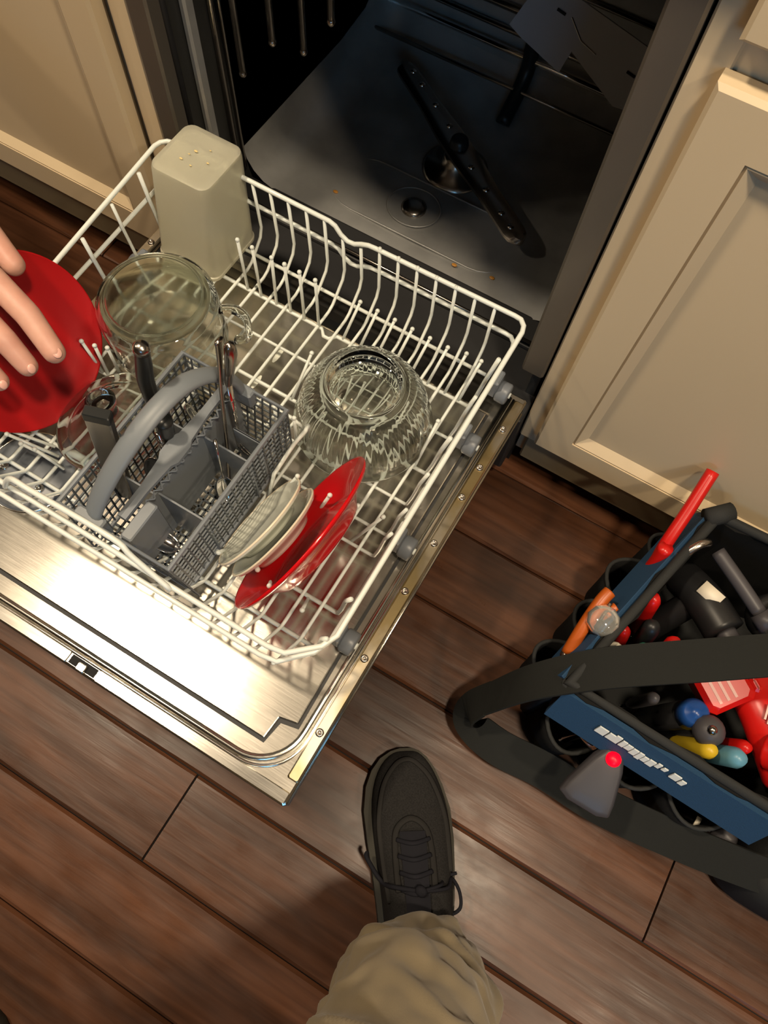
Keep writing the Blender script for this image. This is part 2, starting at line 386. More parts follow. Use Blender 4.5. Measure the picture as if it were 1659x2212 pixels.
# side walls, back, top, floor with a curved transition
def tubwall():
    prof = []
    zs = [(.850, 0)]
    # cross-section in x: from left wall top, down, fillet, floor, fillet, right wall
    sec = [(-X, .85), (-X, .27)] + [(-X + .06 - .06 * cos(a), .27 - .06 * sin(a)) for a in [radians(q) for q in (20, 40, 60, 80, 90)]]
    sec += [(-.12, .203), (0, .200), (.12, .203)] + [(-x, z) for x, z in reversed(sec)]
    ys = [.135, .18, .30, .42, .50, .53, .552, .56]
    R = []
    for y in ys:
        lift = 0 if y < .45 else (.06 * ((y - .45) / .11) ** 2.2)
        R.append([(x, y, z if z > .3 else z + lift) for x, z in sec])
    return R
R = tubwall(); mb = MB(); mb.rings(R, False)
tubo = mb.build('tub', 'tub_steel', dw, 'auto')
bk = MB().box((-X, .555, .22), (X, .575, .85)); bk.box((-X, .02, .845), (X, .56, .86)); bk.build('back_wall', 'tub_steel', dw)
for s in (-1, 1):
    m_ = MB(); m_.box((min(s * .283, s * .296), .02, .10), (max(s * .283, s * .296), .56, .86)); m_.build('side_panel', 'jamb_dark', dw)
    m_ = MB(); m_.box((min(s * .268, s * .300), -.004, .285), (max(s * .268, s * .300), .020, .866), .003); m_.build('front_flange', 'jamb_steel', dw)
    m_ = MB(); m_.tube([(s * .279, .030, .27), (s * .279, .030, .85)], .006, 10); m_.build('door_gasket', 'dark_rubber', dw, True)
    m_ = MB(); m_.box((min(s * .272, s * .283), .060, .25), (max(s * .272, s * .283), .078, .85), .003); m_.build('vertical_rib', 'tub_steel', dw)
    m_ = MB(); m_.tube([(s * .279, .112, .24), (s * .279, .112, .85)], .0045, 8); m_.tube([(s * .279, .128, .24), (s * .279, .128, .85)], .003, 8); m_.build('tub_bead', 'dull_steel', dw, True)
MB().box((-.30, -.03, .05), (.30, .14, .205)).box((-.283, .085, .20), (.283, .14, .212)).build('front_sill', 'dark_rubber', dw, bevel=.004)
MB().tube([(-.275, .088, .222), (.275, .088, .222)], .0028, 8).build('sill_strip', 'dull_steel', dw, True)
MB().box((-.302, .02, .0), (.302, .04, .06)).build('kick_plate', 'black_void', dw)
# back ledges
for y_, z_, r_ in ((.512, .246, .0035), (.540, .285, .0055), (.548, .312, .0045), (.552, .345, .007), (.552, .40, .004)): MB().tube([(-.27, y_, z_), (.27, y_, z_)], r_, 10).build('back_ledge', 'chrome' if z_ == .285 else 'dull_steel', dw, True)
m_ = MB(); m_.tube(smooth_path([(.012, .470, .212), (.012, .535, .26), (.012, .538, .34), (.012, .538, .62)]), .013, 12); m_.build('feed_tube', 'dark_plastic', dw, True)
# rings embossed in the tub floor
cxs, cys = -.028, .235
m_ = MB()
m_.tube([(cxs + .045 * cos(a), cys + .040 * sin(a), .203) for a in [2 * pi * i / 36 for i in range(36)]], .0015, 6, closed=True)
cap = [(x, y) for x, y in arc((.105, .232), .058, -pi / 2, pi / 2, 12)] + [(x, y) for x, y in arc((-.115, .232), .058, pi / 2, 3 * pi / 2, 12)]
m_.tube([(x, y, .2035) for x, y in cap], .0016, 6, closed=True)
m_.build('floor_emboss', 'tub_steel', dw, True)
MB().lathe([(0, .006), (.010, .006), (.017, .004), (.021, .001), (.021, -.002), (0, -.002)], 28, (cxs, cys, .202)).build('heater_cap', 'dull_steel', dw, True)
m_ = MB(); hx, hy = -.012, .346
m_.lathe([(0, .030), (.018, .030), (.022, .026), (.024, .010), (.050, .006), (.056, .001), (.056, -.004), (0, -.004)], 32, (hx, hy, .202)); m_.build('sump_hub', 'dull_steel', dw, True)
# spray arm
A = Vector((-.186, .465, .244)); B = Vector((.163, .227, .244)); d = (B - A).normalized(); nrm = Vector((-d.y, d.x, 0)); L = (B - A).length
sa = MB(); R = []
for t in [0, .01, .03, .06, .12, .25, .42, .5, .58, .75, .88, .94, .97, .99, 1.]:
    e = min(t, 1 - t) * L; wd = .0185 * min(1, sqrt(max(e, .0004) / .016)) * (1.25 if abs(t - .5) < .1 else 1); c = A + d * (t * L)
    R.append([c + nrm * wd + Vector((0, 0, -.003)), c + nrm * wd * .98 + Vector((0, 0, .002)), c + nrm * wd * .55 + Vector((0, 0, .0065)), c - nrm * wd * .55 + Vector((0, 0, .0065)), c - nrm * wd * .98 + Vector((0, 0, .002)), c - nrm * wd + Vector((0, 0, -.003)), c + Vector((0, 0, -.007))])
sa.rings(R, True, True)
arm = sa.build('spray_arm', 'dull_steel', dw, 'auto')
for t in (.08, .16, .28, .40, .62, .74, .86, .93):
    c = A + d * (t * L) + nrm * (.004 if t < .5 else -.004)
    MB().lathe([(.0025, .009), (.0045, .0085), (.0055, .0065), (.0055, .005)], 14, (c.x, c.y, .244)).build('nozzle', 'chrome', arm, True)
ctr = (A + B) / 2
MB().lathe([(0, .020), (.010, .020), (.014, .016), (.016, .006), (.016, -.04)], 20, (ctr.x, ctr.y, .244)).build('arm_hub', 'dark_plastic', dw, True)
for q, (x, y) in enumerate([(.147, .175), (.085, .165), (.20, .19), (-.15, .19)]):
    MB().ball((x, y, .2065), .004, 8, 5, (1.2, .8, .4)).build('food_crumb', 'orange_food', dw)
# upper rack pushed in, with thin rods hanging below it
ur = thing('upper_rack', 'upper dish rack pushed in, thin rods hanging below it at top left of the tub', 'dish rack', (0, .33, .46))
for px_, py_, pz_ in ((-.232, .100, .438), (-.182, .105, .498), (-.150, .125, .487), (-.105, .120, .545)):
    MB().tube([(px_, py_, pz_), (px_, py_, .80)], .0044, 8).ball((px_, py_, pz_), .0052, 10, 6).build('hanging_rod', 'dull_steel', ur, True)
for i in range(12):
    x = -.245 + i * .0445; MB().tube([(x, .10, .82), (x, .11, .795), (x, .50, .795), (x, .53, .81), (x, .53, .83)], .0022, 6).build('wire', 'dull_steel', ur, True)
for z, a in ((.80, .255), (.825, .26)):
    MB().tube([(-a, .10, z), (a, .10, z), (a, .53, z), (-a, .53, z)], .003, 8, closed=True).build('rail', 'dull_steel', ur, True)
# grey stand-in plate, notched and slotted, for a likely reflection at the tub back
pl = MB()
def plate_pt(u, v):   # u across, v down; leaning plate
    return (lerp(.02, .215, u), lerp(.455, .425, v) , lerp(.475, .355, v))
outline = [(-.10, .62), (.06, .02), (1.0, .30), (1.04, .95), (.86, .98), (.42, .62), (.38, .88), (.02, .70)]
vs = [Vector(plate_pt(u, v)) for u, v in outline]
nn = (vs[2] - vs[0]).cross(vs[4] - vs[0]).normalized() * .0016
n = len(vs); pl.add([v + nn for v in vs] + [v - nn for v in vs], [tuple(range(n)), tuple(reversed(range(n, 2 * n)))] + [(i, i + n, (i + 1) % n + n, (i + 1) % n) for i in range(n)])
cs = pl.build('stand_in_plate', 'blue_grey_stand_in', ur)
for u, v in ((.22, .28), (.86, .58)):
    p = Vector(plate_pt(u, v)); q = Vector(plate_pt(u + .07, v + .02)); MB().tube([p - nn * 1.2, q - nn * 1.2], .0022, 6).build('slot', 'black_void', cs)
p = [Vector(plate_pt(u, v)) - nn for u, v in ((.34, .30), (.46, .48), (.60, .55))]; MB().tube(p, .0012, 6).build('ridge', 'dull_steel', cs)
for x in (.03, .21): MB().tube([(x, .455, .46), (x, .50, .795)], .003, 6).build('plate_hanger', 'dull_steel', ur, True)

# ---- door, folded down
door = MB(); YF = -.627; XH = .297
door.box((-XH - .001, YF - .001, ZD - .052), (XH + .001, -.035, ZD - .014), .004)
dd = door.build('outer_door', 'dark_plastic', dw)
m_ = MB()
m_.box((-XH, YF, ZD - .016), (XH, -.030, ZD - .004), .0025)
lin = m_.build('door_liner', 'steel_liner', dw)
# raised inner panel with the notched corner
hp = [(.238, -.579), (.2405, -.5515), (.262, -.547), (.260, -.448), (.259, -.080)]
poly = [(-x, y) for x, y in reversed(hp)][::-1]
poly = hp + [(-x, y) for x, y in reversed(hp)]
MB().prism(list(reversed(poly)), ZD - .0045, ZD).build('inner_panel', 'steel_liner', dw, bevel=.0015)
# sloping edge of the liner above the hinge
sl = MB(); sl.rings([[(-.262, -.078, ZD - .004), (-.262, -.078, ZD), (.262, -.078, ZD), (.262, -.078, ZD - .004)], [(-.262, -.062, ZD - .01), (-.262, -.062, ZD - .003), (.262, -.062, ZD - .003), (.262, -.062, ZD - .01)], [(-.262, -.022, ZD - .02), (-.262, -.022, ZD - .006), (.262, -.022, ZD - .006), (.262, -.022, ZD - .02)]], True, True)
sl.build('hinge_lip', 'steel_liner', dw)
gh = [(.240, -.5830), (.2450, -.5555), (.2660, -.5510), (.2635, -.448), (.2625, -.080)]
gpoly = gh + [(-x, y) for x, y in reversed(gh)]
MB().prism(list(reversed(gpoly)), ZD - .0050, ZD - .0034).build('groove_seal', 'dark_rubber', dw)
# rim bead with wide rounded corners, and side channels
cr = .055
rb = [(.274, -.04, 0)] + [(.274, -.30, 0), (.274, -.605 + cr, 0)] + [(x, y, 0) for x, y in arc((.274 - cr, -.605 + cr), cr, 0, -pi / 2, 10)][1:] + [(0, -.605, 0)]
rb = rb + [(-x, y, z) for x, y, z in reversed(rb[:-1])]
MB().tube([(x, y, ZD - .0035) for x, y, z in rb], .0042, 10).build('rim_bead', 'steel_bright', dw, True)
rb2 = [(x + (.0068 if x > .2 else -.0068 if x < -.2 else 0), y - (.006 if y < -.5 else 0), ZD - .0035) for x, y, z in rb]
MB().tube(rb2, .0022, 8).build('outer_bead', 'steel_bright', dw, True)
for s in (-1, 1):
    a, b = sorted((s * .2825, s * .2965))
    MB().box((a, -.60, ZD - .006), (b, -.040, ZD - .0005), .0015).build('edge_strip', 'rusty_steel', dw)
    MB().tube([(s * .2985, -.624, ZD - .010), (s * .2985, -.05, ZD - .010)], .0018, 6).build('edge_trim', 'steel_bright', dw, True)
    for y in (-.542, -.445, -.350, -.278, -.205, -.156, -.09):
        sc = MB().lathe([(0, .0012), (.0022, .0012), (.0022, .0024), (.0042, .0020), (.0050, .0004), (.0050, -.001)], 14, (s * .2885, y, ZD - .0002)).build('screw', 'dull_steel', dw, True)
m_ = MB(); m_.box((-XH + .002, YF + .001, ZD - .006), (-.004, -.612, ZD - .0012), .001); m_.box((.036, YF + .001, ZD - .006), (XH - .002, -.612, ZD - .0012), .001)
m_.build('front_strip', 'steel_bright', dw)
MB().box((-.002, -.624, ZD - .0038), (.034, -.6135, ZD - .003)).build('latch_slot', 'black_void', dw)
m_ = MB(); m_.box((.010, -.626, ZD - .0035), (.022, -.6165, ZD + .001), .001); m_.build('latch_tongue', 'steel_liner', dw)
# round grey vent plate with screws
vx, vy = -.192, -.461
MB().lathe([(0, .003), (.050, .003), (.0535, .0015), (.0545, -.001)], 48, (vx, vy, ZD)).build('vent_plate', 'grey_wheel', dw, True)
MB().tube([(vx + .0545 * cos(a), vy + .0545 * sin(a), ZD + .0008) for a in [2 * pi * i / 48 for i in range(48)]], .0013, 6, closed=True).build('vent_ring', 'steel_bright', dw, True)
for x, y in ((-.224, -.473), (-.167, -.474), (-.195, -.425)):
    MB().lathe([(0, .0022), (.003, .0022), (.003, .0035), (.0052, .003), (.006, .0008), (.006, 0)], 14, (x, y, ZD + .003)).build('screw', 'chrome', dw, True)
# dried white drips on the liner
for x, y, l, ww in ((-.027, -.152, .030, .004), (-.028, -.203, .026, .0035), (.145, -.42, .014, .003)):
    MB().ball((x, y, ZD), .001, 8, 5, (ww, l / 2 / .001 * .001, .0006)).xf(Matrix()).build('dried_drip', 'white_ceramic', dw) if False else MB().ball((x, y, ZD + .0002), 1, 10, 5, (ww, l / 2, .0006)).build('dried_drip', 'white_ceramic', dw)

# ------------------------------------------------------------------ lower rack
rk = thing('lower_rack', 'white coated wire lower rack pulled out over the open dishwasher door', 'dish rack', (0, -.27, ZD))
WR = .0022; ZT = .425; ZM = .378; ZB = .302
def wire(pts, r=WR, n=8, name='wire', k=None):
    return MB().tube(pts, r, n).build(name, 'white_wire', rk, True)
def notched(z, y, x0, x1, dz=0):
    # a run along x with the wavy dip in the middle of the back
    return [(x0, y, z), (-.012, y, z), (-.004, y, z - .003), (.004, y, z - .013), (.014, y, z - .019), (.024, y, z - .018), (.034, y, z - .012), (.044, y, z - .008), (.054, y, z - .007), (x1, y, z - .002)]
cr = .018
def loop(z, xa, yb, yf, chamf, dipz=0, zf=None):
    zf = zf if zf is not None else z
    pts = notched(z, yb, -xa + cr, xa - cr)
    pts += [(xa - cr + cr * sin(a), yb - cr + cr * cos(a), z) for a in (radians(30), radians(60), radians(90))]
    pts += [(xa, (yb + yf) / 2, (z + zf) / 2), (xa, yf + chamf, zf), (xa - .008, yf + chamf * .62, zf), (xa - .036, yf + .003, zf), (xa - .055, yf, zf), (-xa + .055, yf, zf), (-xa + .036, yf + .003, zf), (-xa + .008, yf + chamf * .62, zf), (-xa, yf + chamf, zf), (-xa, (yb + yf) / 2, (z + zf) / 2)]
    pts += [(-xa + cr - cr * sin(a), yb - cr + cr * cos(a), z) for a in (radians(90), radians(60), radians(30))]
    return pts
MB().tube(loop(ZT, .262, -.037, -.504, .045, zf=.388), .0031, 10, closed=True).build('top_rail', 'white_wire', rk, True)
MB().tube(loop(ZM, .256, -.030, -.513, .050, zf=.366), .0029, 10, closed=True).build('middle_rail', 'white_wire', rk, True)
# raised front bar over the cutlery basket
MB().tube(smooth_path([(-.13, -.506, .388), (-.112, -.500, .418), (-.08, -.500, .424), (.02, -.498, .424), (.045, -.502, .414), (.090, -.507, .388)], 5), .0032, 8).build('front_bar', 'white_wire', rk, True)
# front to back wires with back posts
k = 0
x = -.230
posts = []
while x < .235:
    posts.append(x); x += .0264
for x in posts:
    zt = ZT - .001
    if -.010 < x < .05: zt = ZT - .018
    wire([(x, -.038, zt), (x - .001, -.033, .345), (x - .001, -.038, .330), (x - .001, -.064, .306), (x - .001, -.075, ZB), (x - .001, -.463, ZB), (x - .001, -.470, ZB + .002), (x - .001, -.508, .352), (x - .001, -.513, .366)])
# cross wires with side posts
YC = [-.040, -.100, -.155, -.213, -.262, -.309, -.340, -.421, -.468]
for y in YC:
    if y == -.040: pts = [(-.235, y - .01, ZB + .003), (.235, y - .01, ZB + .003)]; wire(pts, .0026); continue
    r = .0027 if y in (-.100, -.213, -.421, -.468) else WR
    mid = [(-.235, y, ZB - .004), (.235, y, ZB - .004)]
    if y == -.100: mid = [(-.235, y, ZB - .004), (.012, y, ZB - .004), (.020, y - .009, ZB - .004), (.028, y - .009, ZB - .004), (.036, y, ZB - .004), (.235, y, ZB - .004)]
    zz = lerp(ZT, .388, (-.037 - y) / .47) + .003
    wire([(-.2525, y, zz), (-.249, y, ZM), (-.243, y, .33), (-.238, y, ZB)] + mid + [(.238, y, ZB), (.243, y, .33), (.249, y, ZM), (.2555, y, zz)], r)
def tine(x, y, tx, ty, tz, r=.0021):
    mb = MB(); mb.tube([(x, y, ZB - .003), (tx, ty, tz)], r, 8); mb.ball((tx, ty, tz), r * 1.45, 10, 6); return mb.build('tine', 'white_wire', rk, True)
for q, x in enumerate((-.108, -.086, -.061, -.038, -.016, .007)):   # upright row
    tine(x, -.100, x + .0005 + (.004 if q == 2 else 0), -.102, .396)
for x in (.045, .071, .097, .123, .149, .175, .201, .222):          # folded row leaning back
    tine(x, -.100, x + .006, -.066, .352 if x > .19 else .345)
for x in (.038, .064, .09, .116, .142, .168, .194, .220):
    tine(x, -.213, x + .002, -.165, .345)
for x, y, tx, ty, tz in ((.205, -.337, .234, -.319, .378), (.199, -.424, .214, -.452, .372), (.150, -.337, .172, -.330, .384), (.176, -.337, .204, -.323, .380), (.118, -.421, .150, -.440, .374), (.148, -.421, .170, -.448, .372), (.100, -.340, .128, -.328, .380), (.086, -.421, .102, -.445, .370)):
    tine(x, y, tx, ty, tz)
for x, y, tx, ty, tz in ((-.190, -.309, -.196, -.310, .365), (-.180, -.309, -.178, -.307, .366), (-.172, -.298, -.166, -.300, .362)):
    tine(x, y, tx, ty, tz)
for x, y, tx, ty, tz in ((-.172, -.424, -.222, -.446, .340), (-.160, -.432, -.203, -.449, .342), (-.152, -.438, -.181, -.450, .342), (-.144, -.442, -.164, -.447, .340)):
    tine(x, y, tx, ty, tz)
# basket hook wire and divider strip behind the basket
wire([(.098, -.260, ZB), (.098, -.262, .365), (.104, -.275, .378), (.098, -.290, .366), (.095, -.330, .352), (.095, -.352, .310)], .0026)
wire([(-.10, -.268, .312), (-.10, -.262, .350), (.07, -.258, .352), (.085, -.256, .34), (.085, -.262, .312)], .0024)
for x in (-.07, -.03, .01, .05, .078): tine(x, -.262, x, -.261, .362)
# wheels
for s in (-1, 1):
    for y in (-.052, -.143, -.307, -.441):
        wc = (s * .2655, y, .290)
        wh = MB(); R = []
        for xx, r in ((-.0085, .011), (-.0078, .0135), (-.006, .0148), (.006, .0148), (.0078, .0135), (.0085, .011)):
            R.append([(wc[0] + xx, y + r * cos(2 * pi * j / 24), .290 + r * sin(2 * pi * j / 24)) for j in range(24)])
        wh.rings(R, True, True); o = wh.build('wheel', 'grey_wheel', rk, 'auto')
        MB().box((min(s * .247, s * .258), y - .012, .285), (max(s * .247, s * .258), y + .012, .318), .002).build('wheel_bracket', 'grey_wheel', o)
        MB().cyl((s * .250, y, .290), (s * .276, y, .290), .004, n=10).build('axle', 'white_wire', o, True)

# ------------------------------------------------------------------ cutlery basket
bx0, bx1, by0, by1, bz0, bz1 = -.052, .087, -.495, -.282, .308, .420
bk_ = thing('cutlery_basket', 'grey plastic cutlery basket with arched handle and mesh sides at the front of the rack', 'basket', ((bx0 + bx1) / 2, (by0 + by1) / 2, bz0))
def lattice(name, P, U, V, nu, nv, r, mt='basket_dark', diag=False):
    """bars along U and V from corner P (round ribs of one moulding)"""
    mb = MB(); P = Vector(P); U = Vector(U); V = Vector(V); nrm = U.cross(V).normalized() * r
    def bar(a, b, wd):
        dd_ = (b - a).normalized(); s_ = dd_.cross(nrm.normalized()) * wd
        mb.add([a - s_ - nrm, a + s_ - nrm, b + s_ - nrm, b - s_ - nrm, a - s_ + nrm, a + s_ + nrm, b + s_ + nrm, b - s_ + nrm], [(0, 3, 2, 1), (4, 5, 6, 7), (0, 1, 5, 4), (2, 3, 7, 6), (1, 2, 6, 5), (3, 0, 4, 7)])
    for i in range(nu + 1):
        a = P + U * (i / nu); bar(a, a + V, r)
    for j in range(nv + 1):
        a = P + V * (j / nv); bar(a, a + U, r)
    return mb.build(name, mt, bk_)
ins = .008
def side(a, b, na):
    a = Vector(a); b = Vector(b)
    return a, b
# sides taper inward toward the bottom
T = [(bx0, by0), (bx1, by0), (bx1, by1), (bx0, by1)]; Bt = [(bx0 + ins, by0 + ins), (bx1 - ins, by0 + ins), (bx1 - ins, by1 - ins), (bx0 + ins, by1 - ins)]
for i, nu in ((0, 13), (1, 22), (2, 13), (3, 22)):
    a = Vector((*T[i], bz1)); b = Vector((*T[(i + 1) % 4], bz1)); c = Vector((*Bt[i], bz0))
    lattice('mesh_side', a, b - a, c - a, nu, 9, .00085 if i != 3 else .0010)
lattice('mesh_floor', (Bt[0][0], Bt[0][1], bz0), (Bt[1][0] - Bt[0][0], 0, 0), (0, Bt[3][1] - Bt[0][1], 0), 12, 20, .0012)
MB().tube([(*p, bz1) for p in T], .0032, 8, closed=True).build('top_rim', 'basket_grey', bk_)
MB().tube([(*p, bz0) for p in Bt], .0030, 8, closed=True).build('bottom_rim', 'basket_grey', bk_)
xm = .020
MB().box((xm - .0015, by0 + .003, bz0), (xm + .0015, by1 - .003, bz1 - .012)).build('center_divider', 'basket_grey', bk_)
for y in (-.430, -.350):
    MB().box((xm, y - .001, bz0), (bx1 - .004, y + .001, bz1 - .016)).build('divider', 'basket_grey', bk_)
for y in (-.430, -.350): MB().box((bx0 + .004, y - .001, bz0), (xm, y + .001, bz1 - .03)).build('divider', 'basket_grey', bk_)
# blue-grey solid front compartment wall and back flap
MB().box((xm + .002, by0 + .004, bz0 + .03), (xm + .016, by0 + .050, bz1 - .002), .0015).build('front_pocket', 'basket_grey', bk_)
m_ = MB(); m_.box((.048, -.330, .335), (.084, -.327, .416), .001); m_.build('corner_flap', 'basket_grey', bk_)
# locking strip along the middle with a bulged latch
ls = MB(); R = []
for t in [0, .04, .2, .40, .44, .50, .56, .60, .80, .96, 1.]:
    y = lerp(by0 + .02, by1 - .012, t); wd = .0052 + (.007 if .42 < t < .58 else .003 if .38 < t < .62 else 0)
    R.append([(xm - .006 - wd, y, bz1 - .002), (xm - .006 + wd, y, bz1 - .002), (xm - .006 + wd, y, bz1 + .003), (xm - .006, y, bz1 + .005), (xm - .006 - wd, y, bz1 + .003)])
ls.rings(R, True, True); ls.build('lid_strip', 'basket_grey', bk_, 'auto')
zz = MB(); n = 26
for i in range(n):
    y = lerp(by0 + .03, by1 - .02, i / n); y2 = lerp(by0 + .03, by1 - .02, (i + 1) / n)
    a, b = (xm + .001, xm + .008) if i % 2 else (xm + .008, xm + .001); zz.tube([(a, y, bz1 - .003), (b, y2, bz1 - .003)], .0009, 5)
zz.build('zigzag_lattice', 'basket_grey', bk_)
# arched handle
hp_ = smooth_path([(-.016, -.492, .400), (-.012, -.482, .428), (-.004, -.452, .462), (.004, -.415, .487), (.009, -.375, .497), (.013, -.340, .493), (.018, -.310, .472), (.023, -.291, .443), (.027, -.283, .412)], 6)
MB().tube(hp_, .0105, 14, flat=(.55, 1.10), up=(0, 0, 1)).build('handle', 'basket_grey', bk_, True)
MB().box((-.032, by0 - .003, .395), (.004, by0 + .010, .423), .002).build('handle_mount', 'basket_grey', bk_)
MB().box((.010, by1 - .010, .398), (.045, by1 + .003, .423), .002).build('handle_mount', 'basket_grey', bk_)

# ------------------------------------------------------------------ cutlery
def knife_black():
    t = thing('knife', 'table knife with thick curved black handle and chrome end cap standing in the basket', 'knife', (-.026, -.355, .32))
    h = smooth_path([(-.0245, -.362, .420), (-.0245, -.360, .45), (-.024, -.357, .49), (-.019, -.354, .52), (-.014, -.353, .545)], 5)
    MB().tube(h, [.0075 + .0022 * sin(pi * i / (len(h) - 1)) for i in range(len(h))], 14, flat=(1.0, .8)).build('handle', 'black_handle', t, True)
    e = h[-1]; d_ = (h[-1] - h[-3]).normalized()
    MB().tube([e, e + d_ * .006, e + d_ * .010], [.0083, .0080, .005], 14).build('end_cap', 'dull_steel', t, True)
    MB().tube([(-.0245, -.362, .425), (-.028, -.366, .325)], [.006, .004], 8, flat=(1, .2)).build('blade', 'chrome', t, True)
knife_black()
t = thing('scraper', 'flat steel tool handle with black open end leaning at the left side of the basket', 'utensil', (-.036, -.44, .32))
M1 = axis_frame((-.047, -.436, .33), (.022, .018, .19), (1, .4, 0))
MB().box((-.0125, -.0055, 0), (.0125, .0055, .185), .0015).xf(M1).build('handle', 'dull_steel', t)
MB().box((-.0128, -.0058, .176), (.0128, .0058, .1885), .001).xf(M1).build('black_end', 'black_handle', t)
t = thing('peeler', 'short black handled utensil standing between the basket handle and the lid strip', 'utensil', (.0, -.378, .32))
MB().tube(smooth_path([(-.008, -.376, .33), (-.006, -.376, .39), (-.003, -.375, .43), (.001, -.374, .457)]), [.003] * 6 + [.006] * 6 + [.0095] * 6 + [.009], 12).build('handle', 'black_handle', t, True)
MB().tube([(-.004, -.385, .44), (-.012, -.388, .345)], [.004, .003], 8, flat=(1, .35)).build('blade', 'chrome', t, True)
t = thing('serving_fork', 'tall slim steel fork with flared shiny handle end standing at the back of the basket', 'fork', (.045, -.335, .32))
fp = smooth_path([(.0365, -.304, .540), (.0365, -.309, .515), (.037, -.318, .480), (.040, -.330, .430), (.044, -.343, .380), (.050, -.360, .335)], 5)
MB().tube(fp, [lerp(.0050, .0026, min(1, i / 9)) for i in range(len(fp))], 10, flat=(.5, 1.2)).build('handle', 'dull_steel', t, True)
for q in (-1, 0, 1): MB().tube([(.050 + q * .003, -.360, .340), (.052 + q * .004, -.366, .314)], .001, 6).build('prong', 'chrome', t, True)
t = thing('table_knife', 'thick tapering steel handle with rounded end beside the tall fork', 'knife', (.045, -.305, .32))
MB().tube([(.050, -.3055, .548), (.0505, -.3055, .544), (.050, -.306, .530), (.044, -.307, .500), (.038, -.308, .470)], [.002, .0062, .0075, .0062, .0048], 12, flat=(.8, 1)).build('handle', 'dull_steel', t, True)
MB().tube([(.038, -.308, .470), (.032, -.312, .33)], [.0048, .002], 8, flat=(.4, 1)).build('blade', 'chrome', t, True)
def spoon(c, tipdir, label, zt):
    t = thing('teaspoon', label, 'spoon', (c[0], c[1], .312))
    c = Vector(c); d_ = Vector(tipdir).normalized()
    s_ = MB(); R = []
    fr = axis_frame(c, d_, (0, 0, 1))
    for i in range(9):
        th = pi * i / 8; rr = max(.0008, sin(th)) * .0115; zz_ = -cos(th) * .019; dp = -.0045 * sin(th)
        R.append([fr @ Vector((dp * (1 - (j / 4 - 1) ** 2), rr * (j / 4 - 1), zz_)) for j in range(9)])
    s_.rings(R, False); o = s_.build('bowl', 'chrome', t, True); so = o.modifiers.new('thick', 'SOLIDIFY'); so.thickness = .0010
    a = fr @ Vector((0, 0, .0185)); MB().tube([a, a + d_ * .02 + Vector((0, 0, .002)), a + d_ * zt], [.0016, .0018, .0034], 8, flat=(.5, 1)).build('handle', 'chrome', t, True)
spoon((.036, -.462, .352), (.7, .1, -.35), 'teaspoon lying bowl up in the front compartment of the basket', .030)
spoon((.060, -.376, .352), (-.2, .25, .6), 'teaspoon with bright bowl in the middle compartment of the basket', .052)
spoon((.058, -.325, .368), (.05, .15, -.5), 'teaspoon handle down near the back corner flap of the basket', .040)
spoon((-.022, -.400, .356), (.1, -.2, -.5), 'teaspoon under the locking strip on the left side of the basket', .038)
spoon((-.026, -.318, .36), (.1, .1, -.5), 'teaspoon in the back left compartment beside the black handled knife', .040)

# ------------------------------------------------------------------ glassware and plastics
# square translucent container, upside down
t = thing('food_container', 'tall square frosted plastic container standing upside down in the back left rack corner', 'container', (-.192, -.071, .304))
def sq_ring(cx_, cy_, h, rc, z, n=5):
    out = []
    for qx, qy, a0 in ((1, 1, 0), (-1, 1, 90), (-1, -1, 180), (1, -1, 270)):
        for i in range(n + 1):
            a = radians(a0 + 90 * i / n); out.append((cx_ + qx * (h - rc) + rc * cos(a), cy_ + qy * (h - rc) + rc * sin(a), z))
    return out
R = []
b0 = Vector((-.194, -.071, .306)); tp = Vector((-.181, -.066, .459))
prof = [(0, .0500), (.03, .0500), (.035, .0485), (.5, .0455), (.96, .0425), (.99, .0415), (1., .0390)]
for q, h in prof:
    c = b0.lerp(tp, q); R.append(sq_ring(c.x, c.y, h, .013, c.z))
c = b0.lerp(tp, .992)
R.append(sq_ring(c.x, c.y, .030, .010, c.z)); R.append(sq_ring(c.x, c.y, .006, .003, c.z - .0006))
for q, h in ((.965, .030), (.955, .0385), (.90, .0405), (.5, .0440), (.0, .0480)):
    c = b0.lerp(tp, q); R.append(sq_ring(c.x, c.y, h, .012, c.z))
mb = MB(); n_ = len(R[0])
R2 = R[:9]; mb.rings(R2, True); nn_ = len(mb.v); mb.f.append(tuple(range(nn_ - n_, nn_)))
R3 = R[9:]; o0 = len(mb.v); mb.rings(R3, True); mb.f.append(tuple(reversed(range(o0, o0 + n_))))
# join the two skins at the mouth
a0 = 0; b1 = len(mb.v) - n_
for j in range(n_): k2 = (j + 1) % n_; mb.f.append((a0 + k2, a0 + j, b1 + j, b1 + k2))
mb.build('container_wall', 'frosted_plastic', t, 'auto', weld=True)
for x, y, s_ in ((-.186, -.060, 1.1), (-.194, -.079, 1), (-.178, -.082, .7), (-.163, -.068, .8), (-.172, -.05, .6), (-.190, -.068, .6)):
    MB().ball((x, y, .4592), .0018 * s_, 8, 5, (1.4, .8, .5)).build('food_crumb', 'food', t)
